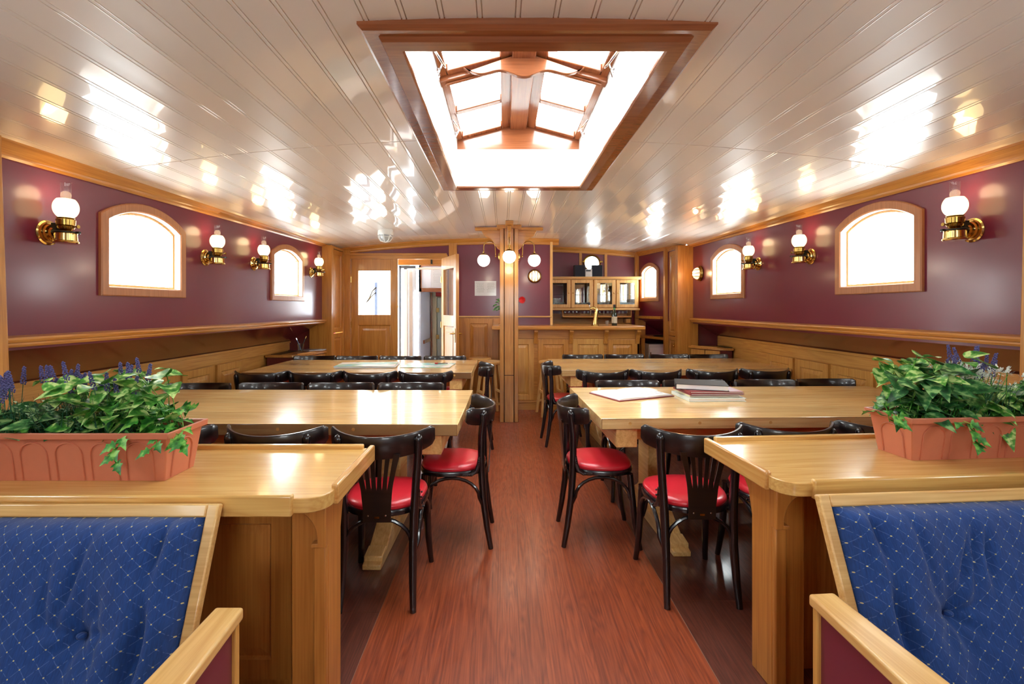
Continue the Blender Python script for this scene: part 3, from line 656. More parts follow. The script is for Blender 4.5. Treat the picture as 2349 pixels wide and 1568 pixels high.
# warm light that the sconce flames give
def plight(name, loc, e, col=(1, .68, .36), r=.03):
    l = bpy.data.lights.new(name, 'POINT'); l.energy = e; l.color = col; l.shadow_soft_size = r
    o = bpy.data.objects.new(name, l); C.objects.link(o); o.location = loc
for y, z in ((2.53, 1.79), (3.87, 1.80), (4.62, 1.82), (6.0, 1.84)): plight('sconce_glow', (LX + .10, y, z + .205), .45, r=.05)
for y, z in ((2.60, 1.815), (3.97, 1.82), (4.79, 1.835)): plight('sconce_glow', (RX - .10, y, z + .205), .45, r=.05)
def bulkhead(loc, axis, label):
    t = thing('bulkhead_lamp', label, 'wall lamp', loc)
    if axis == 'x': R = Matrix.Rotation(-PI / 2, 4, 'Y')      # faces -x
    else: R = Matrix.Rotation(PI / 2, 4, 'X')                 # faces -y
    def mk(f):
        m = MB(); m.m = R; f(m); return m
    mk(lambda m: m.lathe([(.001, 0), (.098, 0), (.10, .012), (.092, .022), (.088, .04), (.078, .042), (.001, .04)], n=32)).build('ring_base', M['agedbrass'], t)
    mk(lambda m: m.lathe([(.078, .03), (.074, .055), (.06, .078), (.035, .092), (.001, .097)], n=28, cap=False)).build('lamp_glass', M['bulkglass'], t)
    def cage(m):
        for a in (-.045, 0, .045):
            m.tube([(a, -.088, .035), (a * .95, -.07, .075), (a * .9, -.03, .10), (a * .9, .03, .10), (a * .95, .07, .075), (a, .088, .035)], .0045, 6)
    mk(cage).build('guard', M['agedbrass'], t)
    return t
bulkhead((RX, 6.2, 1.84), 'x', 'oval brass bulkhead lamp on right wall beside the cupboard')
bulkhead((.45, F, 1.85), 'y', 'caged brass bulkhead lamp on maroon wall behind the globe lamps')
plight('bulkhead_glow', (RX - .16, 6.2, 1.84), 1.0, (1, .55, .25)); plight('bulkhead_glow', (.45, F - .16, 1.85), .8, (1, .7, .4))
# caged white ceiling lamp
t = thing('ceiling_lamp', 'round white caged lamp on ceiling in front of the doors', 'ceiling lamp', (-1.44, 5.80, zc(-1.44, 5.8)))
MB().lathe([(.001, .01), (.088, .01), (.092, -.02), (.094, -.05), (.088, -.06), (.001, -.06)], n=32).build('housing', M['white_plastic'], t)
MB().lathe([(.078, -.055), (.074, -.09), (.055, -.12), (.02, -.135), (.001, -.136)], n=28, cap=False).build('lamp_glass', plain('ribbed_lamp_glass', srgb(190, 196, 200), rough=.2, coat=.5), t)
g = MB()
for k in range(4):
    a = PI * k / 4; c_, s_ = math.cos(a), math.sin(a)
    g.tube([(r * c_, r * s_, z) for r, z in ((-.09, -.05), (-.086, -.09), (-.06, -.13), (0, -.146), (.06, -.13), (.086, -.09), (.09, -.05))], .005, 6)
g.tube([(.088 * math.cos(2 * PI * i / 24), .088 * math.sin(2 * PI * i / 24), -.085) for i in range(25)], .004, 6); g.build('guard', M['white_plastic'], t)

# ---------------------------------------------------------------- pine column with bracketed capital and three globe lamps
PXc, PYc = .068, 5.90
t = thing('column', 'boxed pine column with bracketed capital in the middle of the saloon', 'column', (PXc, PYc, 0))
b = MB(); b.box(-.112, -.064, -.12, .12, 0, 2.37); b.box(.064, .112, -.12, .12, 0, 2.37); b.build('corner_board', orange('z'), t, bevel=.004)
b = MB(); b.box(-.055, .055, -.112, .112, 0, .565); b.box(-.055, .055, -.112, .112, .573, 2.37); b.build('centre_board', orange('z'), t, bevel=.002)
box('core', plain('dark_joint', srgb(60, 30, 16), rough=.8), -.10, .10, -.105, .105, 0, 2.36, t)
cap = MB(); cap.box(-.42, .42, -.035, .035, 2.35, 2.385); cap.box(-.15, .15, -.14, .14, 2.355, 2.40); cap.box(-.045, .045, -.42, .42, 2.36, 2.40); cap.build('capital_plate', orange('x'), t, bevel=.004)
prof = [(.112, 2.35), (.34, 2.35), (.335, 2.33), (.30, 2.28), (.25, 2.255), (.215, 2.235), (.17, 2.17), (.14, 2.125), (.112, 2.11)]
for s in (-1, 1):
    MB().prism([(s * a, b_) for a, b_ in prof], 'y', -.022, .022).build('bracket', orange('x'), t, bevel=.003)
    MB().prism([(s * a, b_) for a, b_ in prof], 'x', -.022, .022).build('bracket', orange('y'), t, bevel=.003)
def globe(loc, ang, label):
    t = thing('globe_lamp', label, 'wall lamp', loc, ang, 'globe lamps around the column')
    MB().lathe([(.001, 0), (.05, 0), (.052, .006), (.045, .012), (.030, .022), (.018, .026), (.001, .028)], (0, 0, 0), 28, 'x').build('rose', M['agedbrass'], t)
    pts = [(.02, 0, 0), (.05, 0, 0), (.055, 0, .04), (.058, 0, .10)]
    for i in range(1, 12):
        a = PI * i / 12; pts.append((.130 - .072 * math.cos(a), 0, .115 + .075 * math.sin(a)))
    pts += [(.202, 0, .10), (.202, 0, .05)]
    m = MB(); m.tube(pts, .0055, 8); m.sphere((.052, 0, 0), .010, 10); m.build('curved_arm', M['agedbrass'], t)
    MB().lathe([(.008, .062), (.012, .056), (.010, .044), (.03, .034), (.045, .022), (.046, .012), (.001, .012)], (.202, 0, 0), 24).build('gallery', M['agedbrass'], t)
    MB().sphere((.202, 0, -.048), .078, 24).build('glass_globe', M['opal'], t)
    return t
globe((PXc - .112, PYc, 2.03), PI, 'white glass globe lamp on the left side of the pine column')
globe((PXc + .112, PYc, 2.03), 0, 'white glass globe lamp on the right side of the pine column')
globe((PXc, PYc - .12, 2.04), -PI / 2, 'white glass globe lamp on the front of the pine column')
for dx, dy in ((-.31, 0), (.31, 0), (0, -.33)): plight('globe_glow', (PXc + dx * 1.0, PYc + dy, 1.865), 1.2, (1, .85, .62), .05)

# ---------------------------------------------------------------- tables
TH = .78
def table(name, label, loc, rz, L_, W_, sx):
    # local: x from 0 (aisle end) to L_ times sx; y from 0 (front) to W_
    t = thing('dining_table', label, 'table', loc, rz, 'long pine dining tables')
    X = lambda a: a * sx
    top = MB(); top.box(X(0), X(L_), 0, W_, TH - .062, TH); top.build('tabletop', M['table'], t, bevel=.004)
    pg = MB()
    for a in (.16, .55, .95, 1.4, 1.85):
        pg.lathe([(.001, -.0008), (.009, -.0008), (.009, .0), (.001, 0)], (X(a), 0, TH - .028), 12, 'y')
    pg.build('dowel_plug', honey('x'), t, smooth=0)
    for a in (.09, L_ - .21):
        box('end_beam', blond('y'), X(a), X(a + .12), .03, W_ - .03, TH - .17, TH - .062, t, bevel=.006)
    for y in (.12, W_ - .16):
        box('side_beam', honey('x'), X(.2), X(L_ - .2), y, y + .04, TH - .15, TH - .062, t, bevel=.003)
    for a in (.40, L_ - .52):
        lg = MB(); lg.box(X(a), X(a + .12), W_ / 2 - .10, W_ / 2 + .10, .08, TH - .06)
        cx = a + .06
        lg.prism([(.02, 0), (W_ - .02, 0), (W_ - .02, .028), (W_ - .13, .05), (W_ / 2 + .16, .17), (W_ / 2 + .1, .22), (W_ / 2 - .1, .22), (W_ / 2 - .16, .17), (.13, .05), (.02, .028)], 'x', X(cx - .05), X(cx + .05))
        lg.prism([(.05, .028), (.14, .028), (.14, .075), (.05, .06)], 'x', X(cx - .05), X(cx + .05))
        lg.build('trestle_leg', blond('y'), t, bevel=.005)
    MB().box(X(.5), X(L_ - .5), W_ / 2 - .03, W_ / 2 + .03, .10, .20).build('stretcher', blond('x'), t, bevel=.004)
    return t
table('t', 'long pine table at front left, empty top', (-.24, 2.49, 0), math.radians(-.8), 2.42, 1.04, -1)
table('t', 'long pine table at rear left with maps spread on it', (-.305, 4.50, 0), 0, 2.18, 1.09, -1)
table('t', 'long pine table at front right with album and stacked books', (.54, 2.62, 0), math.radians(1.8), 2.34, 1.03, 1)
table('t', 'long pine table at rear right, empty top, in front of the bar', (.572, 4.66, 0), math.radians(2.6), 2.32, 1.03, 1)

# ---------------------------------------------------------------- bistro chairs (local: seat faces +y)
def make_chair(label):
    t = thing('bistro_chair', label, 'chair', (0, 0, 0), 0, 'black bentwood chairs with red seats')
    K = M['chairblack']
    # padded seat
    def ring(sx, fy, by, z, n=40):
        r = []
        for k in range(n):
            a = 2 * PI * k / n; c_, s_ = math.cos(a), math.sin(a)
            q = 2 / 2.6; x = math.copysign(abs(c_) ** q, c_) * sx; y = math.copysign(abs(s_) ** q, s_) * (fy if s_ > 0 else by)
            x *= 1 + .10 * (y / .2)
            r.append((x, y, z))
        return r
    MB().loft([ring(.186, .193, .180, .448), ring(.192, .199, .186, .460), ring(.186, .193, .18, .474), ring(.165, .172, .16, .483), ring(.12, .125, .118, .487), ring(.04, .04, .04, .489)]).build('seat', M['redvinyl'], t, smooth=60)
    MB().loft([ring(.180, .188, .176, .418), ring(.197, .203, .191, .424), ring(.199, .206, .193, .440), ring(.194, .200, .188, .450), ring(.15, .15, .15, .452)]).build('seat_frame', K, t, smooth=50)
    for s in (-1, 1):
        # rear leg runs up into the back post
        pts = [(s * .168, -.222, 0), (s * .163, -.200, .12), (s * .160, -.178, .28), (s * .163, -.168, .43), (s * .170, -.166, .55), (s * .178, -.168, .66), (s * .184, -.177, .735), (s * .186, -.181, .775)]
        MB().tube(pts + [(s * .1865, -.182, .790), (s * .1865, -.183, .799), (s * .1865, -.1835, .804)], [.0145, .0175, .020, .021, .020, .0195, .020, .0205, .018, .012, .003], 12).build('leg', K, t)
        pts = [(s * .172, .16, .43), (s * .176, .172, .30), (s * .181, .188, .15), (s * .188, .206, .05), (s * .193, .215, 0)]
        MB().tube(pts, [.020, .0195, .0175, .015, .014], 12).build('leg', K, t)
        # side hoop under the seat
        hp = [(s * .178, .178, .255)]
        for i in range(0, 13):
            a = PI * i / 12; hp.append((s * .183, .155 * math.cos(a), .30 + .112 * math.sin(a)))
        hp += [(s * .168, -.172, .255)]
        MB().tube(hp, .0095, 8).build('side_hoop', K, t)
        # iron bracket tying the seat to the post
        m = MB(); m.tube([(s * .192, -.060, .432), (s * .190, -.11, .434), (s * .186, -.140, .452), (s * .184, -.152, .49), (s * .186, -.156, .535)], [.008, .011, .013, .012, .008], 8, flat=.6)
        m.sphere((s * .197, -.155, .525), .005, 8); m.sphere((s * .196, -.153, .500), .005, 8); m.sphere((s * .199, -.10, .434), .005, 8); m.build('seat_bracket', K, t)
    # front and rear hoops
    for y, zz in ((.176, .30), (-.178, .30)):
        hp = []
        for i in range(0, 13):
            a = PI * i / 12; hp.append((.150 * math.cos(a), y, zz + .112 * math.sin(a)))
        hp = [(.164, y, .255)] + hp + [(-.164, y, .255)]
        MB().tube(hp, .0095, 8).build('cross_hoop', K, t)
    # curved top rail
    n = 36; R = .272; A = 1.11; out = []
    for i in range(n + 1):
        a = -A + 2 * A * i / n; e = abs(a) / A
        hh = .052 * (1 - .12 * e * e) * (1 if e < .92 else math.sqrt(1 - ((e - .92) / .08) ** 2 * .55))
        zc_ = .753 + .028 * e * e
        th = .0085
        ring_ = []
        for dr, dz in ((-th, -.85), (-th * .5, -1), (th * .5, -1), (th, -.85), (th, .85), (th * .5, 1), (-th * .5, 1), (-th, .85)):
            r = R + dr; lean = .10 * (dz * hh)
            ring_.append((r * math.sin(a), .037 - r * math.cos(a) - lean, zc_ + dz * hh))
        out.append(ring_)
    MB().loft(out).build('top_rail', M['chairwood'], t, smooth=50)
    # fan splat with six slats
    m = MB(); th = .006; rows = 12
    def sy(z): return -.205 - .022 * ((z - .405) / .32) ** 1.2
    def hw(z):
        u = (z - .40) / .34; return .064 + .052 * max(0, (u - .25)) ** 1.5 * 1.5
    zs_ = [.405, .47, .555]
    def slab(pts_l, pts_r):
        ring_ = [[(l[0], l[1] - th / 2, l[2]), (r[0], r[1] - th / 2, r[2]), (r[0], r[1] + th / 2, r[2]), (l[0], l[1] + th / 2, l[2])] for l, r in zip(pts_l, pts_r)]
        m.loft(ring_)
    slab([(-hw(z), sy(z), z) for z in zs_], [(hw(z), sy(z), z) for z in zs_])
    zz = [.552 + (.725 - .552) * i / 8 for i in range(9)]
    for k in range(6):
        l, r = [], []
        for z in zz:
            u = (z - .552) / .173; H = hw(z); cell = 2 * H / 6; gapw = cell * (.10 + .30 * min(1, u * 2.2)) if u > 0 else 0
            x0 = -H + k * cell + (gapw / 2 if k else 0); x1 = -H + (k + 1) * cell - (gapw / 2 if k < 5 else 0)
            l.append((x0, sy(z), z)); r.append((x1, sy(z), z))
        slab(l, r)
    m.build('splat', M['chairwood'], t, smooth=30)
    q = MB(); q.box(-.011, .011, sy(.43) - .0045, sy(.43) - .002, .424, .433); q.build('maker_plate', M['brass'], t, smooth=0)
    q = MB(); q.lathe([(.001, -.006), (.004, -.005), (.004, 0), (.001, 0)], (-.04, sy(.43), .437), 8, 'y'); q.lathe([(.001, -.006), (.004, -.005), (.004, 0), (.001, 0)], (.04, sy(.43), .437), 8, 'y'); q.build('screw', M['chrome'], t)
    return t
proto = [None]
def chair(x, y, deg, label):
    rz = math.radians(deg)
    if proto[0] is None:
        proto[0] = make_chair(label); proto[0].location = (x, y, 0); proto[0].rotation_euler = (0, 0, rz)
    else: dup(proto[0], (x, y, 0), rz, label)
B = 'black bentwood chair with red seat, '
nth = ['nearest the aisle', 'second from the aisle', 'third from the aisle', 'nearest the wall']
for i, (x, y, a) in enumerate([(-.585, 2.39, 1), (-1.10, 2.41, -2), (-1.66, 2.42, 2), (-2.20, 2.42, 0)]): chair(x, y, a, B + 'near side of front left table, ' + nth[i])
for i, (x, y, a) in enumerate([(-.70, 3.50, 180), (-1.225, 3.50, 181), (-1.76, 3.50, 179), (-2.30, 3.48, 183)]): chair(x, y, a, B + 'far side of front left table, ' + nth[i])
chair(-.295, 2.915, 90, B + 'at aisle end of front left table')
for i, (x, y, a) in enumerate([(.925, 2.42, 0), (1.41, 2.48, 2), (1.93, 2.53, 3), (2.46, 2.57, 3)]): chair(x, y, a, B + 'near side of front right table, ' + nth[i])
for i, (x, y, a) in enumerate([(.97, 3.62, 181), (1.50, 3.64, 184), (2.07, 3.66, 182), (2.58, 3.70, 184)]): chair(x, y, a, B + 'far side of front right table, ' + nth[i])
chair(.575, 2.93, -91, B + 'at aisle end of front right table')
for i, (x, y, a) in enumerate([(-.71, 4.42, 0), (-1.215, 4.42, 0), (-1.71, 4.42, 0), (-2.20, 4.42, 0)]): chair(x, y, a, B + 'near side of rear left table, ' + nth[i])
for i, (x, y, a) in enumerate([(-.695, 5.55, 180), (-1.225, 5.55, 179), (-1.74, 5.55, 180), (-2.25, 5.57, 181)]): chair(x, y, a, B + 'far side of rear left table, ' + nth[i])
chair(-.335, 4.83, 92, B + 'at aisle end of rear left table')
for i, (x, y, a) in enumerate([(.92, 4.52, 2), (1.42, 4.54, 3), (1.96, 4.57, 3), (2.47, 4.61, 5)]): chair(x, y, a, B + 'near side of rear right table, ' + nth[i])
for i, (x, y, a) in enumerate([(.97, 5.72, 182), (1.49, 5.75, 184), (2.04, 5.76, 183), (2.53, 5.76, 184)]): chair(x, y, a, B + 'far side of rear right table, ' + nth[i])
chair(.635, 4.93, -86, B + 'at aisle end of rear right table')

# ---------------------------------------------------------------- bar stools
def stool(label, loc, rz):
    t = thing('bar_stool', label, 'stool', loc, rz, 'round pine bar stools')
    MB().lathe([(.001, .665), (.15, .665), (.158, .672), (.158, .692), (.15, .70), (.001, .70)], n=32).build('seat', blond('x'), t)
    for sx in (-1, 1):
        for sy_ in (-1, 1):
            MB().loft([[(sx * a + dx * .017, sy_ * a + dy * .017, z) for dx, dy in ((-1, -1), (1, -1), (1, 1), (-1, 1))] for a, z in ((.155, 0), (.085, .668))]).build('leg', blond('z'), t, bevel=.003)
    for z, a in ((.16, .138), (.30, .124)):
        m = MB()
        for s in (-1, 1):
            if z < .2: m.box(-a, a, s * a - .01, s * a + .01, z - .015, z + .015)
            else: m.box(s * a - .01, s * a + .01, -a, a, z - .015, z + .015)
        m.build('stretcher', blond('x'), t, bevel=.002)
    return t
stool('round pine bar stool standing partly behind the column on its left', (-.175, 6.20, 0), .35)
stool('round pine bar stool left of the column, behind the other one', (-.33, 6.62, 0), .1)
stool('round pine bar stool right of the column in front of the bar', (.62, 6.22, 0), .15)

# ---------------------------------------------------------------- bar
BF = 6.50
t = thing('bar_counter', 'panelled pine bar counter with corbels and thick polished top', 'bar', (0, 0, 0))
tp = MB(); tp.prism([(-.16, BF - .13), (1.86, BF - .13), (1.92, BF - .08), (1.92, YA - .50), (.73, YA - .50), (.73, F), (-.16, F)], 'z', 1.095, 1.145)
tp.build('worktop', orange('x'), t, bevel=.012, seg=3)
bd = MB(); bd.box(-.04, 1.86, BF, BF + .03, 0, 1.095); bd.box(1.83, 1.86, BF, YA - .5, 0, 1.095); bd.box(-.04, -.01, BF, F, 0, 1.095)
bd.box(-.04, 1.86, BF - .02, BF, 0, .10); bd.box(-.04, 1.86, BF - .035, BF, .10, .125); bd.box(-.04, 1.86, BF - .012, BF, .97, 1.095); bd.build('carcass', orange('x'), t, bevel=.003)
edges = [-.03, .44, .92, 1.395, 1.85]
for i in range(4):
    p = MB(); p.m = pm(0, BF, 0); ringpanel(p, edges[i] + .025, edges[i + 1] - .025, .13, .965, [(0, 0), (0, .012), (.012, .016), (.07, .016), (.078, .004), (.084, .004), (.12, .012)]); p.build('panel', orange('z') if i % 2 else honey('z'), t, smooth=0)
for x in edges[1:] + [-.03]:
    c = MB(); xx = min(max(x, 0), 1.83)
    c.prism([(BF, 1.095), (BF - .10, 1.095), (BF - .10, 1.065), (BF - .085, 1.05), (BF - .05, 1.02), (BF - .04, .98), (BF - .028, .93), (BF - .02, .90), (BF, .90)], 'x', xx - .027, xx + .027)
    c.build('corbel', orange('z'), t, bevel=.004)
# back bar shelf unit
CF = 7.50
t = thing('wall_cabinet', 'wall cabinet with four glazed doors behind the bar', 'cabinet', (0, 0, 0))
x0, x1, z0, z1 = .705, 2.13, 1.385, 1.86
b = MB(); b.box(x0, x1, CF, YA, z0, z0 + .02); b.box(x0, x1, CF, YA, z1 - .02, z1); b.box(x1 - .02, x1, CF, YA, z0, z1); b.box(x0, x0 + .02, CF, YA, z0, z1)
for k in (1, 2, 3): b.box(x0 + .355 * k - .012, x0 + .355 * k + .012, CF, CF + .03, z0, z1)
b.build('carcass', honey('x'), t, bevel=.002)
b = MB(); b.box(x0 - .0, x1 + .05, CF - .05, YA, z1, z1 + .022); b.box(x0, x1 + .03, CF - .03, YA, z1 - .02, z1); b.box(x0, x1 + .02, CF - .02, YA, z0 - .03, z0); b.build('cornice', blond('x'), t, bevel=.005)
MB().box(x0 + .02, x1 - .02, YA - .02, YA - .005, z0, z1).build('mirror_back', plain('cabinet_mirror', srgb(215, 220, 222), rough=.03, metal=1), t, smooth=0)
MB().box(x0 + .02, x1 - .02, CF + .05, YA - .02, 1.60, 1.606).build('glass_shelf', M['glass'], t, smooth=0)
for k in range(4):
    a = x0 + .010 + .355 * k; e = a + .337
    if k == 0: a = x0 + .01
    d = MB(); s_ = .052; d.box(a, a + s_, CF - .018, CF, z0 + .01, z1 - .025); d.box(e - s_, e, CF - .018, CF, z0 + .01, z1 - .025); d.box(a + s_, e - s_, CF - .018, CF, z0 + .01, z0 + .062); d.box(a + s_, e - s_, CF - .018, CF, z1 - .077, z1 - .025)
    dr = d.build('door', blond('z'), t, bevel=.004)
    MB().box(a + s_, e - s_, CF - .010, CF - .007, z0 + .06, z1 - .075).build('pane', M['glass'], dr, smooth=0)
    kx = (e - .025) if k % 2 == 0 else (a + .025)
    MB().sphere((kx, CF - .028, 1.625), .011, 10).build('knob', M['brass'], dr)
def tumbler(mat, r0, r1, h, n=14): return MB().lathe([(.001, .0), (r0, 0), (r1, h), (r1 - .002, h), (r0 - .002, .006), (.001, .006)], n=n, cap=False).build('drinking_glass', mat, None)
g0 = None; words = ['first', 'second', 'third', 'fourth']
for k in range(4):
    for r in range(2):
        for i in range(6):
            x = x0 + .355 * k + .075 + i * .042; y = CF + .07 + r * .06
            if g0 is None: g0 = tumbler(M['glass'], .014, .018, .075); g = g0
            else: g = g0.copy(); C.objects.link(g)
            g.location = (x, y, z0 + .0201)
            tag(g, 'small clear glass behind the %s glazed door, %s row, %s from the left' % (words[k], ('front', 'back')[r], (words + ['fifth', 'sixth'])[i]), 'glass', 'glasses behind the %s cabinet door' % words[k])
for i in range(3):
    g = g0.copy(); C.objects.link(g); g.location = (x0 + .07 + i * .055, CF + .10, 1.455); g.location.z = z0 + .0201 + .0755; g.scale = (1.25, 1.25, .9)
    tag(g, 'larger upper glass stacked behind the first glazed door, %s from the left' % words[i], 'glass', 'stacked glasses behind the first cabinet door')
# stemware rack
t = thing('stemware_rack', 'narrow pine shelf rail under the glazed cabinet with stem glasses', 'rack', (0, 0, 0))
b = MB(); b.box(.93, 2.03, CF + .02, YA, 1.225, 1.243); b.box(.93, 2.03, CF + .02, CF + .035, 1.225, 1.265); b.box(.93, .945, CF + .02, YA, 1.225, 1.355); b.box(2.015, 2.03, CF + .02, YA, 1.225, 1.355); b.build('tray', orange('x'), t, bevel=.002)
MB().box(1.95, 2.02, CF + .05, YA, 1.15, 1.225).build('bracket', honey('z'), t, bevel=.006)
wg0 = None; ORD = 'first second third fourth fifth sixth seventh eighth ninth tenth eleventh twelfth thirteenth fourteenth fifteenth sixteenth seventeenth'.split()
for i in range(17):
    if wg0 is None:
        wg0 = MB().lathe([(.001, 0), (.024, .001), (.024, .003), (.004, .008), (.003, .045), (.015, .055), (.021, .072), (.019, .098), (.017, .098), (.019, .072), (.001, .054)], n=14, cap=False).build('wine_glass', M['glass'], None); g = wg0
    else: g = wg0.copy(); C.objects.link(g)
    g.location = (.985 + i * .0615, CF + .09, 1.2431); tag(g, 'stem glass in the row under the glazed cabinet, %s from the left' % ORD[i], 'wine glass', 'stem glasses in the rack under the cabinet')
# stereo
def speaker(x, lab):
    t = thing('speaker', lab, 'speaker', (x, CF + .06, 1.8821)); box('cabinet', M['black'], -.085, .085, -.06, .08, 0, .185, t, bevel=.004)
    box('grille', plain('speaker_cloth', srgb(26, 30, 44), rough=.9), -.078, .078, -.066, -.06, .008, .177, t)
speaker(1.205, 'black box speaker on cabinet top, left of the silver stereo'); speaker(1.478, 'black box speaker on cabinet top, right of the silver stereo')
t = thing('stereo', 'small silver stereo unit between two black speakers', 'stereo', (1.345, CF + .04, 1.8821))
box('housing', plain('silver_plastic', srgb(196, 198, 202), rough=.35, metal=.2), -.054, .054, -.05, .08, 0, .12, t, bevel=.004)
box('display', M['black'], -.045, .03, -.053, -.05, .085, .105, t, bevel=0); q = MB()
for i in range(5): q.box(-.046, .046, -.0525, -.05, .012 + i * .013, .018 + i * .013)
q.build('button_rows', plain('light_grey_buttons', srgb(228, 228, 230), rough=.4), t, smooth=0)
# beer tap, bottle, small glass
t = thing('beer_tap', 'curved brass beer tap column with black knob on the bar', 'beer tap', (1.275, 6.62, 1.145))
MB().tube([(.0, 0, 0), (.004, 0, .09), (.014, 0, .16), (.016, 0, .20), (.006, 0, .235), (-.02, 0, .25), (-.045, 0, .245), (-.07, 0, .235)], [.042, .034, .026, .024, .023, .02, .016, .012], 14).build('swan_neck', M['brass'], t)
MB().tube([(-.06, 0, .24), (-.06, 0, .19), (-.06, 0, .14)], [.012, .009, .007], 8).build('spout', M['chrome'], t)
m = MB(); m.tube([(-.072, 0, .24), (-.08, 0, .29)], .005, 6); m.build('lever', M['chrome'], t); MB().sphere((-.082, 0, .305), .019, 12).build('lever_knob', M['black'], t)
MB().lathe([(.001, 0), (.05, 0), (.05, .012), (.04, .016), (.001, .016)], n=20).build('base_ring', M['agedbrass'], t)
t = thing('wine_bottle', 'dark green bottle with cream label standing on the bar', 'bottle', (1.545, 6.62, 1.145))
MB().lathe([(.001, 0), (.036, 0), (.038, .006), (.038, .15), (.034, .175), (.017, .215), (.0135, .235), (.0135, .285), (.001, .285)], n=24).build('body', M['greenglass'], t)
MB().lathe([(.0385, .035), (.0388, .035), (.0388, .125), (.0385, .125)], n=24, cap=False).build('label', plain('cream_label', srgb(212, 204, 180), rough=.6, vary=.4, bscale=60), t)
MB().lathe([(.0145, .225), (.0145, .245)], n=16, cap=False).build('green_band', plain('green_band', srgb(60, 160, 60), rough=.4), t)
MB().lathe([(.0145, .245), (.016, .25), (.016, .292), (.001, .294)], n=16, cap=False).build('cap', M['black'], t)
MB().lathe([(.030, .16), (.0345, .163), (.028, .18), (.022, .192)], n=20, cap=False).build('neck_label', plain('dark_neck_label', srgb(120, 110, 90), rough=.5), t)
t = MB().lathe([(.001, .0), (.018, 0), (.026, .07), (.024, .07), (.016, .008), (.001, .008)], n=18, cap=False).build('tumbler', M['glass'], None); t.location = (1.43, 6.56, 1.1451); tag(t, 'small clear tumbler on the bar between tap and bottle', 'glass')
# side worktop and fridge right of the bar
t = thing('side_worktop', 'pine worktop along the right wall beyond the end of the bar', 'worktop', (0, 0, 0)); b = MB(); b.prism([(2.34, 6.95), (2.75, 6.95), (2.55, YA), (2.12, YA), (2.12, 7.65)], 'z', .92, .955); b.build('top', orange('y'), t, bevel=.004)
box('side_panel', orange('z'), 2.14, 2.19, 7.35, 7.4, 0, .92, t)
t = thing('fridge', 'small white fridge under the worktop right of the bar', 'fridge', (2.42, 7.45, 0)); box('body', M['white_plastic'], -.20, .20, -.2, .2, .02, .84, t, bevel=.01)
box('door', M['white_plastic'], -.20, .20, -.235, -.205, .05, .80, t, bevel=.008); box('top_plate', M['black'], -.2, .2, -.21, .2, .842, .85, t); box('handle', M['chrome'], -.195, -.18, -.25, -.235, .5, .72, t, bevel=.003)
t = thing('serving_tray', 'dark flat tray lying on the worktop right of the bar', 'tray', (2.38, 7.3, .9551)); MB().lathe([(.001, 0), (.07, 0), (.08, .012), (.076, .012), (.068, .003), (.001, .003)], n=24, cap=False).build('dish', M['darkmetal'], t)

# ---------------------------------------------------------------- low cupboards at the far side walls
def low_cupboard(label, F0, F1, xo, h, s_):
    # F0, F1: near and far ends of the front edge; xo: x of the hull side behind
    t = thing('low_cupboard', label, 'cupboard', (0, 0, 0)); n = s_
    MB().prism([(xo, F0[1]), (F0[0] + n * .05, F0[1]), (F0[0], F0[1] + .04), (F1[0], F1[1]), (xo, F1[1])], 'z', h - .03, h).build('top', orange('y'), t, bevel=.004)
    a = Vector((F0[0] + n * .04, F0[1] + .03, 0)); b = Vector((F1[0] + n * .04, F1[1] - .01, 0)); xi = xo - n * .01
    MB().prism([(a.x, a.y), (b.x, b.y), (xi, b.y), (xi, a.y)], 'z', 0, h - .03).build('body', M['maroon_dark'], t)
    d = (b - a); L_ = d.length; d.normalize(); nx, ny = (-d.y, d.x) if s_ > 0 else (d.y, -d.x)
    mm = Matrix(((d.x, nx, 0, a.x), (d.y, ny, 0, a.y), (0, 0, 1, 0), (0, 0, 0, 1)))
    for q in range(2):
        p = MB(); p.m = mm; ringpanel(p, .008 + q * L_ / 2, L_ / 2 - .006 + q * L_ / 2, .06, h - .04, [(0, 0), (0, .016), (.06, .016), (.068, .006), (.1, .012)]); p.build('door', honey('z'), t, smooth=0)
    e = MB(); e.m = mm; e.box(.05, L_, -.002, .012, h - .03, h + .010); e.build('edge_lip', honey('y'), t, bevel=.003)
    g = MB(); gx = (F0[0] + xo) / 2 + n * .03
    g.box(gx, gx + n * .13, F0[1] + .08, F1[1] - .08, h, h + .004); g.build('vent_grille', M['darkmetal'], t, smooth=0)
    return t
low_cupboard('low pine cupboard with maroon end against left wall by the window', (-2.50, 5.74), (-2.36, 6.38), -2.88, .82, -1)
low_cupboard('low pine cupboard with maroon end against right wall by the lamp', (2.72, 6.0), (2.50, 6.43), 2.91, .88, 1)
# pen glass and papers on the left cupboard
gx, gy = -2.56, 6.12
t = thing('pen_glass', 'clear glass tumbler holding pens on the left low cupboard', 'pen holder', (gx - .05, gy, .8201)); MB().lathe([(.001, 0), (.030, 0), (.042, .11), (.0395, .11), (.028, .01), (.001, .01)], n=20, cap=False).build('tumbler', M['glass'], t)
def pen(p0, p1, r, mat, tip, lab):
    t = thing('pen', lab, 'pen', p0); d = Vector(p1) - Vector(p0); MB().tube([(0, 0, 0), tuple(d)], r, 8).build('barrel', mat, t); MB().tube([tuple(d), tuple(d * 1.16)], r * 1.15, 8).build('cap', tip, t)
gx -= .05
pen((gx + .01, gy, .835), (gx - .045, gy - .01, .98), .005, M['steelblue'], M['chrome'], 'blue pen leaning left in the pen glass')
pen((gx - .01, gy, .835), (gx + .055, gy + .01, 1.0), .005, M['black'], M['brass'], 'black pencil with yellow end leaning right in the pen glass')
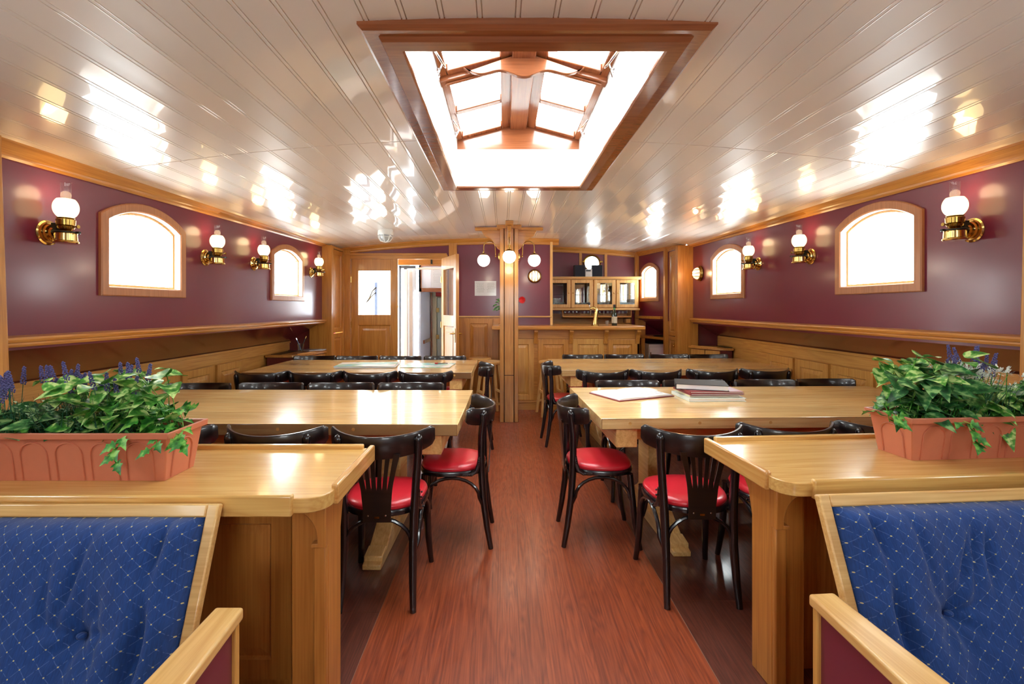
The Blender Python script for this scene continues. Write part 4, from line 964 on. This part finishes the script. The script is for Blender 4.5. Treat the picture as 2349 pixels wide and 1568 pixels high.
def sheets(name, label, cat, loc, rz, wx, wy, n, mat, wob=.004, group=None):
    t = thing(name, label, cat, loc, rz, group)
    for k in range(n):
        z = k * .004; m = MB(); dx, dy = random.uniform(-.008, .008), random.uniform(-.008, .008)
        top = [[(-wx / 2 + wx * i / 8 + dx, -wy / 2 + wy * j / 5 + dy, z + .004 + wob * math.sin(i * .9 + j * .6 + k) * (i / 8)) for i in range(9)] for j in range(6)]
        bot = [[(p[0], p[1], p[2] - .002) for p in r] for r in top]
        m.grid(top); m.grid(bot)
        ed = top[0] + [r[-1] for r in top[1:]] + top[-1][-2::-1] + [r[0] for r in top[-2:0:-1]]
        eb = bot[0] + [r[-1] for r in bot[1:]] + bot[-1][-2::-1] + [r[0] for r in bot[-2:0:-1]]
        nn_ = len(ed); m.add(ed + eb, [(i, (i + 1) % nn_, nn_ + (i + 1) % nn_, nn_ + i) for i in range(nn_)])
        m.build('sheet', mat if k == n - 1 else M['paper'], t, smooth=60)
    return t
sheets('magazine', 'loose magazines and papers lying on the left low cupboard', 'magazine', (-2.49, 6.25, .832), .9, .24, .18, 4, plain('magazine_cover', srgb(150, 158, 170), rough=.3, coat=.4, vary=.6, bscale=20), .008)
# maps on the rear left table
def mapmat(name, s):
    m, nt, b = newmat(name); L = nt.links.new
    tc = N(nt, 'ShaderNodeTexCoord'); n = N(nt, 'ShaderNodeTexNoise'); n.inputs['Scale'].default_value = s; n.inputs['Detail'].default_value = 4; L(tc.outputs['Object'], n.inputs[0])
    r = N(nt, 'ShaderNodeValToRGB'); e = r.color_ramp.elements; e[0].position = .38; e[0].color = srgb(150, 205, 225); e[1].position = .62; e[1].color = srgb(238, 236, 225)
    x = e.new(.5); x.color = srgb(176, 214, 170); x = e.new(.56); x.color = srgb(225, 232, 240); L(n.outputs['Fac'], r.inputs[0]); L(r.outputs[0], b.inputs['Base Color']); b.inputs['Roughness'].default_value = .25
    return m
sheets('map', 'pale folded chart map lying on rear left table, left of the other', 'map', (-1.42, 4.98, TH + .001), .10, .60, .38, 5, mapmat('chart_print', 4), .003)
sheets('map', 'coloured map with red marker on it, right on rear left table', 'map', (-.80, 5.04, TH + .001), -.05, .52, .40, 1, mapmat('map_print', 6), .003)
t = thing('key_fob', 'small red fob with dark strap lying on the right map', 'key fob', (-.72, 5.10, TH + .0105)); MB().lathe([(.001, 0), (.018, 0), (.020, .006), (.015, .014), (.001, .014)], n=16).build('fob', M['red_plastic'], t)
MB().tube([(.015, 0, .006), (.05, -.01, .006), (.09, .012, .006), (.12, -.005, .006)], .004, 6).build('strap', M['black'], t)
# album and stacked books on the front right table
t = thing('open_album', 'open album with white pages and red edge on front right table', 'book', (.895, 3.335, TH + .0005), math.radians(24))
cv = plain('dark_red_cover', srgb(126, 34, 40), rough=.4)
box('cover', cv, -.235, .235, -.17, .17, 0, .006, t, bevel=.002)
m = MB(); prof = [(-.225 + .45 * i / 24, .008 + .012 * (1 - abs(-1 + i / 12)) ** .5 * (abs(-1 + i / 12)) ** .6 + .004) for i in range(25)]
m.prism([(x, z) for x, z in prof] + [(.225, .0062), (-.225, .0062)], 'y', -.162, .162); m.build('page_block', M['paper'], t, smooth=50)
m = MB()
for r in range(9):
    for (a, b_) in ((-.20, -.03), (.03, .20)):
        if random.random() < .8:
            e_ = a + (b_ - a) * random.uniform(.4, 1); m.box(a, e_, -.13 + r * .028, -.127 + r * .028, .0215, .0218) if False else m.box(a, e_, -.13 + r * .028, -.1285 + r * .028, .0202, .0215)
m.build('print', plain('pale_grey_print', srgb(200, 200, 205), rough=.7), t, smooth=0)
def book(label, x, y, z, rz, w, d, h, cover, grp='books stacked on the front right table'):
    t = thing('book', label, 'book', (x, y, z), math.radians(rz), grp)
    box('page_block', M['paper'], -w / 2 + .004, w / 2 - .006, -d / 2 + .005, d / 2 - .005, .003, h - .003, t, bevel=.001)
    m = MB(); m.box(-w / 2, w / 2, -d / 2, d / 2, 0, .0032); m.box(-w / 2, w / 2, -d / 2, d / 2, h - .0032, h); m.box(-w / 2 - .002, -w / 2 + .003, -d / 2, d / 2, 0, h); m.build('cover', cover, t, bevel=.001)
    return h
bx, by, bz = 1.39, 3.24, TH + .0005
book('wide pale book at the bottom of the stack on front right table', bx, by, bz, 2, .375, .30, .022, plain('pale_green_cover', srgb(214, 226, 220), rough=.3)); bz += .0222
book('thin cream book second from the bottom of the stack', bx + .0, by + .02, bz, 1, .33, .26, .013, plain('cream_cover', srgb(226, 212, 170), rough=.4)); bz += .0132
book('thin dark red book in the middle of the stack', bx + .01, by + .02, bz, 3, .36, .28, .013, cv); bz += .0132
book('dark red book just below the black binder', bx + .01, by + .01, bz, 0, .35, .27, .013, plain('wine_red_cover', srgb(140, 44, 50), rough=.35)); bz += .0132
book('thick black binder with silvery edges, topmost of the stack', bx - .03, by + .04, bz, -18, .33, .25, .036, plain('black_leather', srgb(20, 20, 24), rough=.6))

# wall notices
def notice(label, cat, loc, w_, h_, cols, seed):
    t = thing('paper_notice', label, cat, loc); rr = random.Random(seed)
    box('sheet', plain('notice_paper', srgb(205, 205, 208), rough=.3, coat=.3), -w_ / 2, w_ / 2, -.003, 0, 0, h_, t, bevel=0)
    m = MB()
    for c in range(cols):
        x0 = -w_ / 2 + w_ * (c + .12) / cols
        for r in range(9):
            z = h_ * (.85 - r * .075); x = x0 + rr.uniform(0, .02)
            while x < x0 + w_ / cols * .7:
                l = rr.uniform(.006, .02); m.box(x, x + l, -.0038, -.003, z, z + .003); x += l + .006
    m.build('writing', M['ink'], t, smooth=0); return t
notice('white laminated sheet with two columns of writing on maroon wall', 'notice', (-.262, F, 1.567), .312, .214, 2, 1)
notice('large printed plan sheet taped on the overhead locker in lobby', 'notice', (-.98, F + .98, 1.735), .44, .33, 2, 3)
# ---------------------------------------------------------------- divider counters in the foreground (local: x outward from the aisle end, y away)
CH = .80
def counter(label, loc, rz, sx, dep, plen):
    t = thing('divider_counter', label, 'counter', loc, math.radians(rz))
    X = lambda a: a * sx
    r = .075; pts = [(X(0), dep), (X(0), r)]
    for i in range(1, 7):
        a = PI / 2 * i / 6; pts.append((X(r - r * math.cos(a)), r - r * math.sin(a)))
    pts += [(X(plen), 0), (X(plen), dep)]
    MB().prism(pts, 'z', CH - .055, CH - .008).build('top_board', M['counter'], t, bevel=.003)
    box('front_lip', M['counter'], X(.10), X(plen), -.012, .012, CH - .062, CH + .006, t, bevel=.006)
    box('end_lip', wood('counter_oak_end', srgb(222, 172, 100), srgb(194, 136, 70), 'y', rough=.22, coat=.5, figure=14), X(-.012), X(.012), .085, dep, CH - .062, CH + .006, t, bevel=.006)
    box('back_lip', M['counter'], X(.035), X(plen), dep - .02, dep + .004, CH - .05, CH + .010, t, bevel=.005)
    W2 = wood('counter_base_shaded_pine', srgb(198, 132, 62), srgb(160, 94, 38), 'z', rough=.36, coat=.25, grain=.6)  # pine darkened in colour for the shade on the counter front
    # end standard with curved bracket
    st = MB(); st.box(X(.03), X(.155), .11, .235, 0, CH - .055); st.build('end_standard', W2, t, bevel=.005)
    ed = MB(); ed.box(X(.03), X(.075), .092, .112, 0, .60); ed.build('edge_bead', W2, t, bevel=.006)
    zt = CH - .055; pr = [(X(.028), zt), (X(.150), zt), (X(.150), zt - .022)]
    for i in range(13):
        a = PI / 2 * i / 12; pr.append((X(.142 - .085 * math.sin(a)), zt - .026 - .10 * (1 - math.cos(a))))
    pr += [(X(.057), zt - .136), (X(.078), zt - .136), (X(.078), zt - .15), (X(.028), zt - .15)]
    MB().prism(pr, 'y', .082, .112).build('curved_bracket', W2, t, bevel=.003)
    MB().prism([(.235, zt), (.30, zt), (.292, CH - .085), (.262, CH - .12), (.248, CH - .17), (.235, CH - .22)], 'x', X(.032), X(.10)).build('curved_bracket', W2, t, bevel=.003)
    # panelled back under the top
    p = MB(); p.box(X(.11), X(plen), .20, .235, 0, CH - .055); p.build('backing_board', W2, t)
    m = MB(); m.m = Matrix(((1, 0, 0, 0), (0, -1, 0, .20), (0, 0, 1, 0), (0, 0, 0, 1)))
    u = .19
    while u + .55 < plen:
        a, b_ = X(u), X(u + .5); ringpanel(m, min(a, b_), max(a, b_), .08, CH - .10, [(0, 0), (0, .014), (.07, .014), (.078, .004), (.11, .010)]); u += .53
    m.build('panel', W2, t, smooth=0)
    return t
counter('long oak topped divider counter on the left holding a planter', (-.56, 1.49, 0), 0, -1, .54, 1.85)
counter('long oak topped divider counter on the right holding a planter', (.955, 1.615, 0), 4.5, 1, .53, 1.75)

# ---------------------------------------------------------------- upholstered benches in front of the counters
def bench(label, loc, rz, sx, wd, folds):
    # local origin: top outer corner of the back on the aisle side, projected to the floor; x outward, y away
    t = thing('upholstered_bench', label, 'bench', loc, math.radians(rz)); X = lambda a: a * sx
    TZ = .79; ti = math.radians(21)
    bk = Matrix.Translation((0, 0, TZ)) @ Matrix.Rotation(-ti, 4, 'X')    # local z runs up the back, y away
    f = MB(); f.m = bk; s_ = .034
    f.box(X(0), X(s_), -.012, .016, -.56, 0); f.box(X(s_), X(wd), -.012, .016, -s_ - .004, 0); f.box(X(wd - s_), X(wd), -.012, .016, -.56, -s_)
    f.build('back_frame', blond('x'), t, bevel=.005)
    g = MB(); g.m = bk; g.box(X(s_), X(wd - s_), .004, .014, -.56, -s_); g.build('back_board', honey('x'), t)
    # cushion
    U = wd - 2 * s_; H = .54; nu, nv = 150, 70; pts = []
    tufts = [(.255, .30), (.255 + .48, .30), (.255, .62), (.255 + .48, .62), (1.2, .30)]
    rr = random.Random(4)
    for j in range(nv + 1):
        row = []
        for i in range(nu + 1):
            u = U * i / nu; v = H * j / nv; eu = min(u, U - u); ev = min(v, H + .1 - v)
            p = .085 * (1 - math.exp(-(eu / .022))) * (1 - math.exp(-(ev / .020)))
            p -= .050 * math.exp(-((u - .088) / .018) ** 2) * (1 - math.exp(-v / .05)) * (.65 + .35 * math.sin(v * 21 + 1))
            p += .012 * math.exp(-((u - .17) / .06) ** 2)
            for (a, b_) in tufts:
                dx, dy = u - a, v - b_; r_ = math.hypot(dx, dy)
                p -= .065 * math.exp(-(r_ / .055) ** 1.2)
                an = math.atan2(dy, dx); p -= .010 * math.exp(-((r_ - .07) / .06) ** 2) * (.5 + .5 * math.cos(an * 7 + a * 9))
                p -= .014 * math.exp(-(dx / .012) ** 2) * math.exp(-((dy + .09) / .07) ** 2) * .6
            for (a, b_, l, k, sl) in folds:
                dx = (u - a) - sl * (v - b_); p -= k * math.exp(-(dx / .011) ** 2) * math.exp(-((v - b_) / l) ** 2)
            p += .004 * math.sin(u * 31 + v * 7) * math.sin(v * 17 + 1) + .002 * math.sin(u * 67 - v * 23)
            row.append((X(s_ + u), .002 - max(p, 0), -s_ - .002 - v))
        pts.append(row)
    c = MB(); c.grid(pts); co = c.build('back_cushion', M['blue'], t, smooth=180, fixn=False)
    co.matrix_local = bk
    for (a, b_) in tufts[:2] + tufts[-1:]:
        q = MB(); q.sphere((X(s_ + a), .002 - .04, -s_ - b_), .013, 12, .7); qo = q.build('tuft_button', M['blue'], t); qo.matrix_local = bk
    # seat
    st = []
    for j in range(21):
        st.append([(X(s_ + .03 + (wd - .1) * i / 40), -.17 - .42 * j / 20, .31 + .05 * (1 - math.exp(-min(i, 40 - i) / 1.5)) * (1 - math.exp(-min(j, 20 - j) / 1.5))) for i in range(41)])
    MB().grid(st).build('seat_cushion', M['blue'], t, smooth=180)
    b = MB(); b.box(X(.04), X(wd - .04), -.60, -.20, .2, .31); b.box(X(.05), X(wd - .05), -.56, -.22, 0, .2); b.build('seat_box', honey('x'), t, bevel=.004)
    # arm on the aisle side, canted slightly
    ax = -.180
    ar = MB(); ar.prism([(X(ax + .075), -.20), (X(ax), -.20), (X(ax - .03), -.62), (X(ax + .075), -.62)], 'z', .568, .60); ar.build('armrest', blond('y'), t, bevel=.007, seg=3)
    pn = MB(); pn.prism([(X(ax + .055), -.225), (X(ax + .018), -.225), (X(ax - .012), -.60), (X(ax + .055), -.60)], 'z', .12, .568); pn.build('side_panel', M['maroon'], t)
    for q in ((ax + .008, ax + .065, -.225, -.205), (ax - .02, ax + .05, -.62, -.59)): box('arm_post', honey('z'), X(q[0]), X(q[1]), q[2], q[3], 0, .568, t, bevel=.004)
    sb = MB(); sb.box(X(ax + .05), X(.06), -.60, -.20, .10, .40); sb.build('side_board', honey('z'), t, bevel=.003)
    return t
bench('blue upholstered bench in the left foreground, back to the left counter', (-.867, 1.458, 0), 0, -1, 1.42, [(.30, .17, .10, .018, .2), (.36, .2, .09, .014, -.1), (.20, .3, .08, .014, -.15)])
bench('blue upholstered bench in the right foreground, back to the right counter', (1.008, 1.530, 0), 4.5, 1, 1.30, [(.33, .16, .07, .026, -.5), (.37, .14, .09, .026, -.35), (.41, .15, .08, .020, -.2), (.20, .12, .08, .014, .1)])

# ---------------------------------------------------------------- planters with artificial plants
def leaf_geo(m, base, d, up, L_, W_, shape='heart', fold=.25, droop=.35):
    d = Vector(d).normalized(); up = Vector(up); up = (up - d * up.dot(d)).normalized(); sd = d.cross(up)
    if shape == 'heart': prof = [(0, .02), (.05, .32), (.18, .48), (.38, .5), (.6, .38), (.8, .2), (.93, .07), (1, .0)]
    elif shape == 'ivy': prof = [(0, .02), (.02, .35), (.12, .55), (.24, .30), (.36, .36), (.46, .52), (.58, .26), (.8, .14), (1, 0)]
    else: prof = [(0, .02), (.15, .2), (.4, .36), (.65, .3), (.85, .15), (1, .0)]
    rows = []
    for t_, w_ in prof:
        c = Vector(base) + d * (t_ * L_) - Vector((0, 0, 1)) * (droop * L_ * t_ * t_)
        ww = w_ * W_
        rows.append([tuple(c - sd * ww + up * (fold * ww)), tuple(c - sd * ww * .5 + up * (fold * ww * .35)), tuple(c), tuple(c + sd * ww * .5 + up * (fold * ww * .35)), tuple(c + sd * ww + up * (fold * ww))])
    m.grid(rows)
def planter(label, loc, rz, L_, x0sign, plants, seed, vines):
    rr = random.Random(seed); t = thing('planter_box', label, 'planter', loc, math.radians(rz)); sx = x0sign
    # local: x from 0 (aisle end) outward, y 0 front .. .165 back, z up
    X = lambda a: a * sx; D = .155; H = .172; fl = .022
    def rect(e, z, ex=0): return [(X(-e), -e, z), (X(L_ + e), -e, z), (X(L_ + e), D + e, z), (X(-e), D + e, z)]
    b = MB(); b.loft([rect(0, 0), rect(fl * .85, H * .86), rect(fl + .010, H * .87), rect(fl + .012, H), rect(fl + .002, H), rect(fl - .008, H * .8)], cap=False); b.add(rect(0, 0.001), [(0, 1, 2, 3)])
    b.build('trough', M['terracotta'], t, smooth=20, bevel=.003)
    rb = MB(); k = 0
    x = .035
    def arch(x0, x1, h, y_at, vert=False):
        n = 10; p = []
        xm = (x0 + x1) / 2; hw = (x1 - x0) / 2
        pts = [(x0, .004)] + [(xm - hw * math.cos(PI * i / n), h - hw * .9 + hw * .9 * math.sin(PI * i / n)) for i in range(n + 1)] + [(x1, .004)]
        return pts
    while x + .09 < L_:
        P_ = arch(x, x + .092, .136, 0)
        rb.tube([(X(a), -fl * .85 * (z / (H * .86)) - .001, z) for a, z in P_], .0035, 6); x += .121
    for yy in (.055,):
        rb.tube([(X(-fl * .85 * (z / (H * .86)) - .001), a, z) for a, z in arch(.028, .125, .13, 0)], .0035, 6)
    rb.build('moulded_arches', M['terracotta'], t, smooth=60)
    MB().add(rect(fl - .01, H * .78), [(0, 1, 2, 3)]).build('soil', M['soil'], t, smooth=0)
    def rnd_dir(elev_lo, elev_hi, az=None, spread=PI):
        a = (az if az is not None else 0) + rr.uniform(-spread, spread); e = rr.uniform(elev_lo, elev_hi); return Vector((math.cos(a) * math.cos(e), math.sin(a) * math.cos(e), math.sin(e)))
    for kind, x0, x1, n, hmin, hmax in plants:
        m = MB(); m2 = MB()
        for i in range(n):
            bx = rr.uniform(x0, x1); by = rr.uniform(.02, D - .01); h = rr.uniform(hmin, hmax)
            bse = Vector((X(bx), by, H * .8)); lean = Vector((rr.uniform(-.5, .5), rr.uniform(-.55, .35), 1)) * h
            if kind in ('pothos', 'pothos_dark', 'ivy'):
                tip = bse + lean
                if i % 3 == 0:
                    m2.tube([tuple(bse), tuple(bse + lean * .5 + Vector((0, 0, .02))), tuple(tip)], .0016, 5)
                dd = Vector((rr.uniform(-1, 1), rr.uniform(-1.1, .5), rr.uniform(-.25, .55)))
                L2 = rr.uniform(.065, .115) if kind != 'ivy' else rr.uniform(.035, .06)
                leaf_geo(m, tip, dd, (rr.uniform(-.4, .4), rr.uniform(-.7, .1), 1), L2, L2 * (.72 if kind != 'ivy' else .95), 'heart' if kind != 'ivy' else 'ivy', rr.uniform(.1, .4), rr.uniform(.1, .6))
            elif kind == 'lavender':
                for q in range(4):       # grassy leaves
                    a = bse + Vector((rr.uniform(-.02, .02), rr.uniform(-.02, .02), 0)); l2 = lean * rr.uniform(.45, .8) + Vector((rr.uniform(-.03, .03), rr.uniform(-.03, .03), 0))
                    m2.tube([tuple(a), tuple(a + l2 * .6), tuple(a + l2 * 1.0 + Vector((rr.uniform(-.01, .01), 0, 0)))], [.0018, .0016, .0004], 4)
                if i % 2 == 0:
                    sk_ = MB(); lean2 = Vector((lean.x * .6, lean.y * .5, lean.z)); tip = bse + lean2; m2.tube([tuple(bse), tuple(tip)], .0014, 4); ax_ = lean2.normalized()
                    for q in range(32):
                        s_ = q / 32 * .066; aa = q * 2.4; rad = .0075 * (1 - .5 * q / 26); o_ = Vector((math.cos(aa) * rad, math.sin(aa) * rad, 0)); sk_.sphere(tuple(tip + ax_ * s_ + o_), .0038, 4)
                    sk_.build('lavender_spike', M['lavender'], t, smooth=60)
            elif kind == 'sprig':
                tip = bse + lean * .9; m2.tube([tuple(bse), tuple(tip)], .0014, 4)
                for q in range(9):
                    c = bse + lean * (.35 + .6 * q / 9)
                    for s_ in (-1, 1):
                        a = q * 1.57; leaf_geo(m, c, (s_ * math.cos(a), s_ * math.sin(a), .5), (0, 0, 1), .016, .014, 'oval', .2, .1)
            elif kind == 'bloom':
                c = bse + lean
                for q in range(22):
                    dd = rnd_dir(-.2, 1.4); leaf_geo(m, c + dd * rr.uniform(.004, .026), dd, (0, 0, 1), .012, .009, 'oval', .2, 0)
                m2.tube([tuple(bse), tuple(c)], .0014, 4)
        nm = {'pothos': ('trailing_foliage', M['pothos']), 'pothos_dark': ('broad_foliage', M['pothos_dark']), 'ivy': ('ivy_foliage', M['ivy']), 'lavender': ('lavender_flowers', M['lavender']), 'sprig': ('leafy_sprigs', M['euc']), 'bloom': ('white_flowers', M['whitebloom'])}[kind]
        if m.v: m.build(nm[0], nm[1], t, smooth=60, fixn=False)
        if m2.v: m2.build('stems', M['lavleaf'] if kind in ('lavender', 'sprig') else M['ivy'], t, smooth=60)
    # vines hanging over the rim
    m = MB(); m2 = MB()
    for pts, n, sz in vines:
        P = [Vector((X(a), b_, c)) for a, b_, c in pts]; m2.tube([tuple(p) for p in P], .0017, 5)
        for i in range(n):
            f = (i + .5) / n * (len(P) - 1); k = int(f); p = P[k].lerp(P[min(k + 1, len(P) - 1)], f - k); s_ = 1 if i % 2 else -1
            leaf_geo(m, p, (s_ * .7, -.5, -.35), (0, -.8, .6), sz * rr.uniform(.8, 1.2), sz * rr.uniform(.8, 1.0), 'ivy', .15, .3)
    if m.v: m.build('trailing_ivy', M['ivy'], t, smooth=60, fixn=False); m2.build('vines', M['ivy'], t)
    return t
planter('terracotta plastic trough on left counter planted with lavender and variegated ivy', (-1.172, 1.645, CH + .0005 - .008), 0, .80, -1,
        [('pothos', .03, .36, 105, .03, .23), ('ivy', -.02, .22, 55, .0, .11), ('pothos', .70, .82, 24, .06, .17), ('sprig', .28, .55, 34, .09, .16), ('lavender', .15, .36, 28, .14, .21), ('lavender', .40, .74, 48, .12, .19), ('pothos_dark', .25, .72, 60, .01, .09), ('ivy', .3, .78, 36, .0, .06)], 5,
        [([(.10, -.01, .17), (.13, -.045, .15), (.14, -.055, .11), (.12, -.055, .07)], 6, .042), ([(.0, .02, .16), (-.05, .0, .16), (-.07, -.02, .13), (-.09, -.02, .15)], 5, .045), ([(.02, -.01, .16), (-.0, -.04, .14), (.03, -.05, .11)], 3, .036)])
planter('terracotta plastic trough on right counter planted with leafy greens and white flowers', (1.60, 1.862, CH + .0005 - .008), 4.5, .75, 1,
        [('pothos_dark', .0, .26, 95, .03, .22), ('ivy', -.05, .12, 40, .0, .09), ('pothos', .0, .20, 40, .12, .27), ('bloom', .22, .44, 60, .12, .21), ('lavender', .28, .44, 22, .18, .24), ('pothos', .26, .50, 60, .01, .09), ('pothos_dark', .42, .75, 60, .02, .12)], 11,
        [([(.16, -.01, .17), (.20, -.05, .15), (.21, -.06, .10), (.22, -.06, .07)], 5, .048), ([(-.0, .03, .17), (-.06, .0, .18), (-.08, -.02, .15)], 4, .05)])

# small flower arrangement hanging behind the column
t = thing('flower_bunch', 'green leaves with a red flower on maroon wall behind the column', 'flowers', (.10, F - .02, 1.44)); m = MB(); rr = random.Random(2)
for i in range(34):
    s_ = -1 if i < 24 else 1
    leaf_geo(m, (rr.uniform(-.20, .10), rr.uniform(-.06, -.01), rr.uniform(-.06, .08)), (s_ * rr.uniform(.3, 1), -.4, rr.uniform(-.6, .6)), (0, -1, .4), .085, .035, 'oval', .2, .2)
m.build('leaves', M['pothos_dark'], t, smooth=60, fixn=False)
m = MB()
for i in range(12):
    a = 2 * PI * i / 12; leaf_geo(m, (.165, -.07, .07), (math.cos(a), -.5, math.sin(a)), (0, -1, 0), .062, .04, 'oval', .3, .1)
m.build('red_petals', plain('red_petals', srgb(214, 30, 34), rough=.6), t, smooth=60, fixn=False)
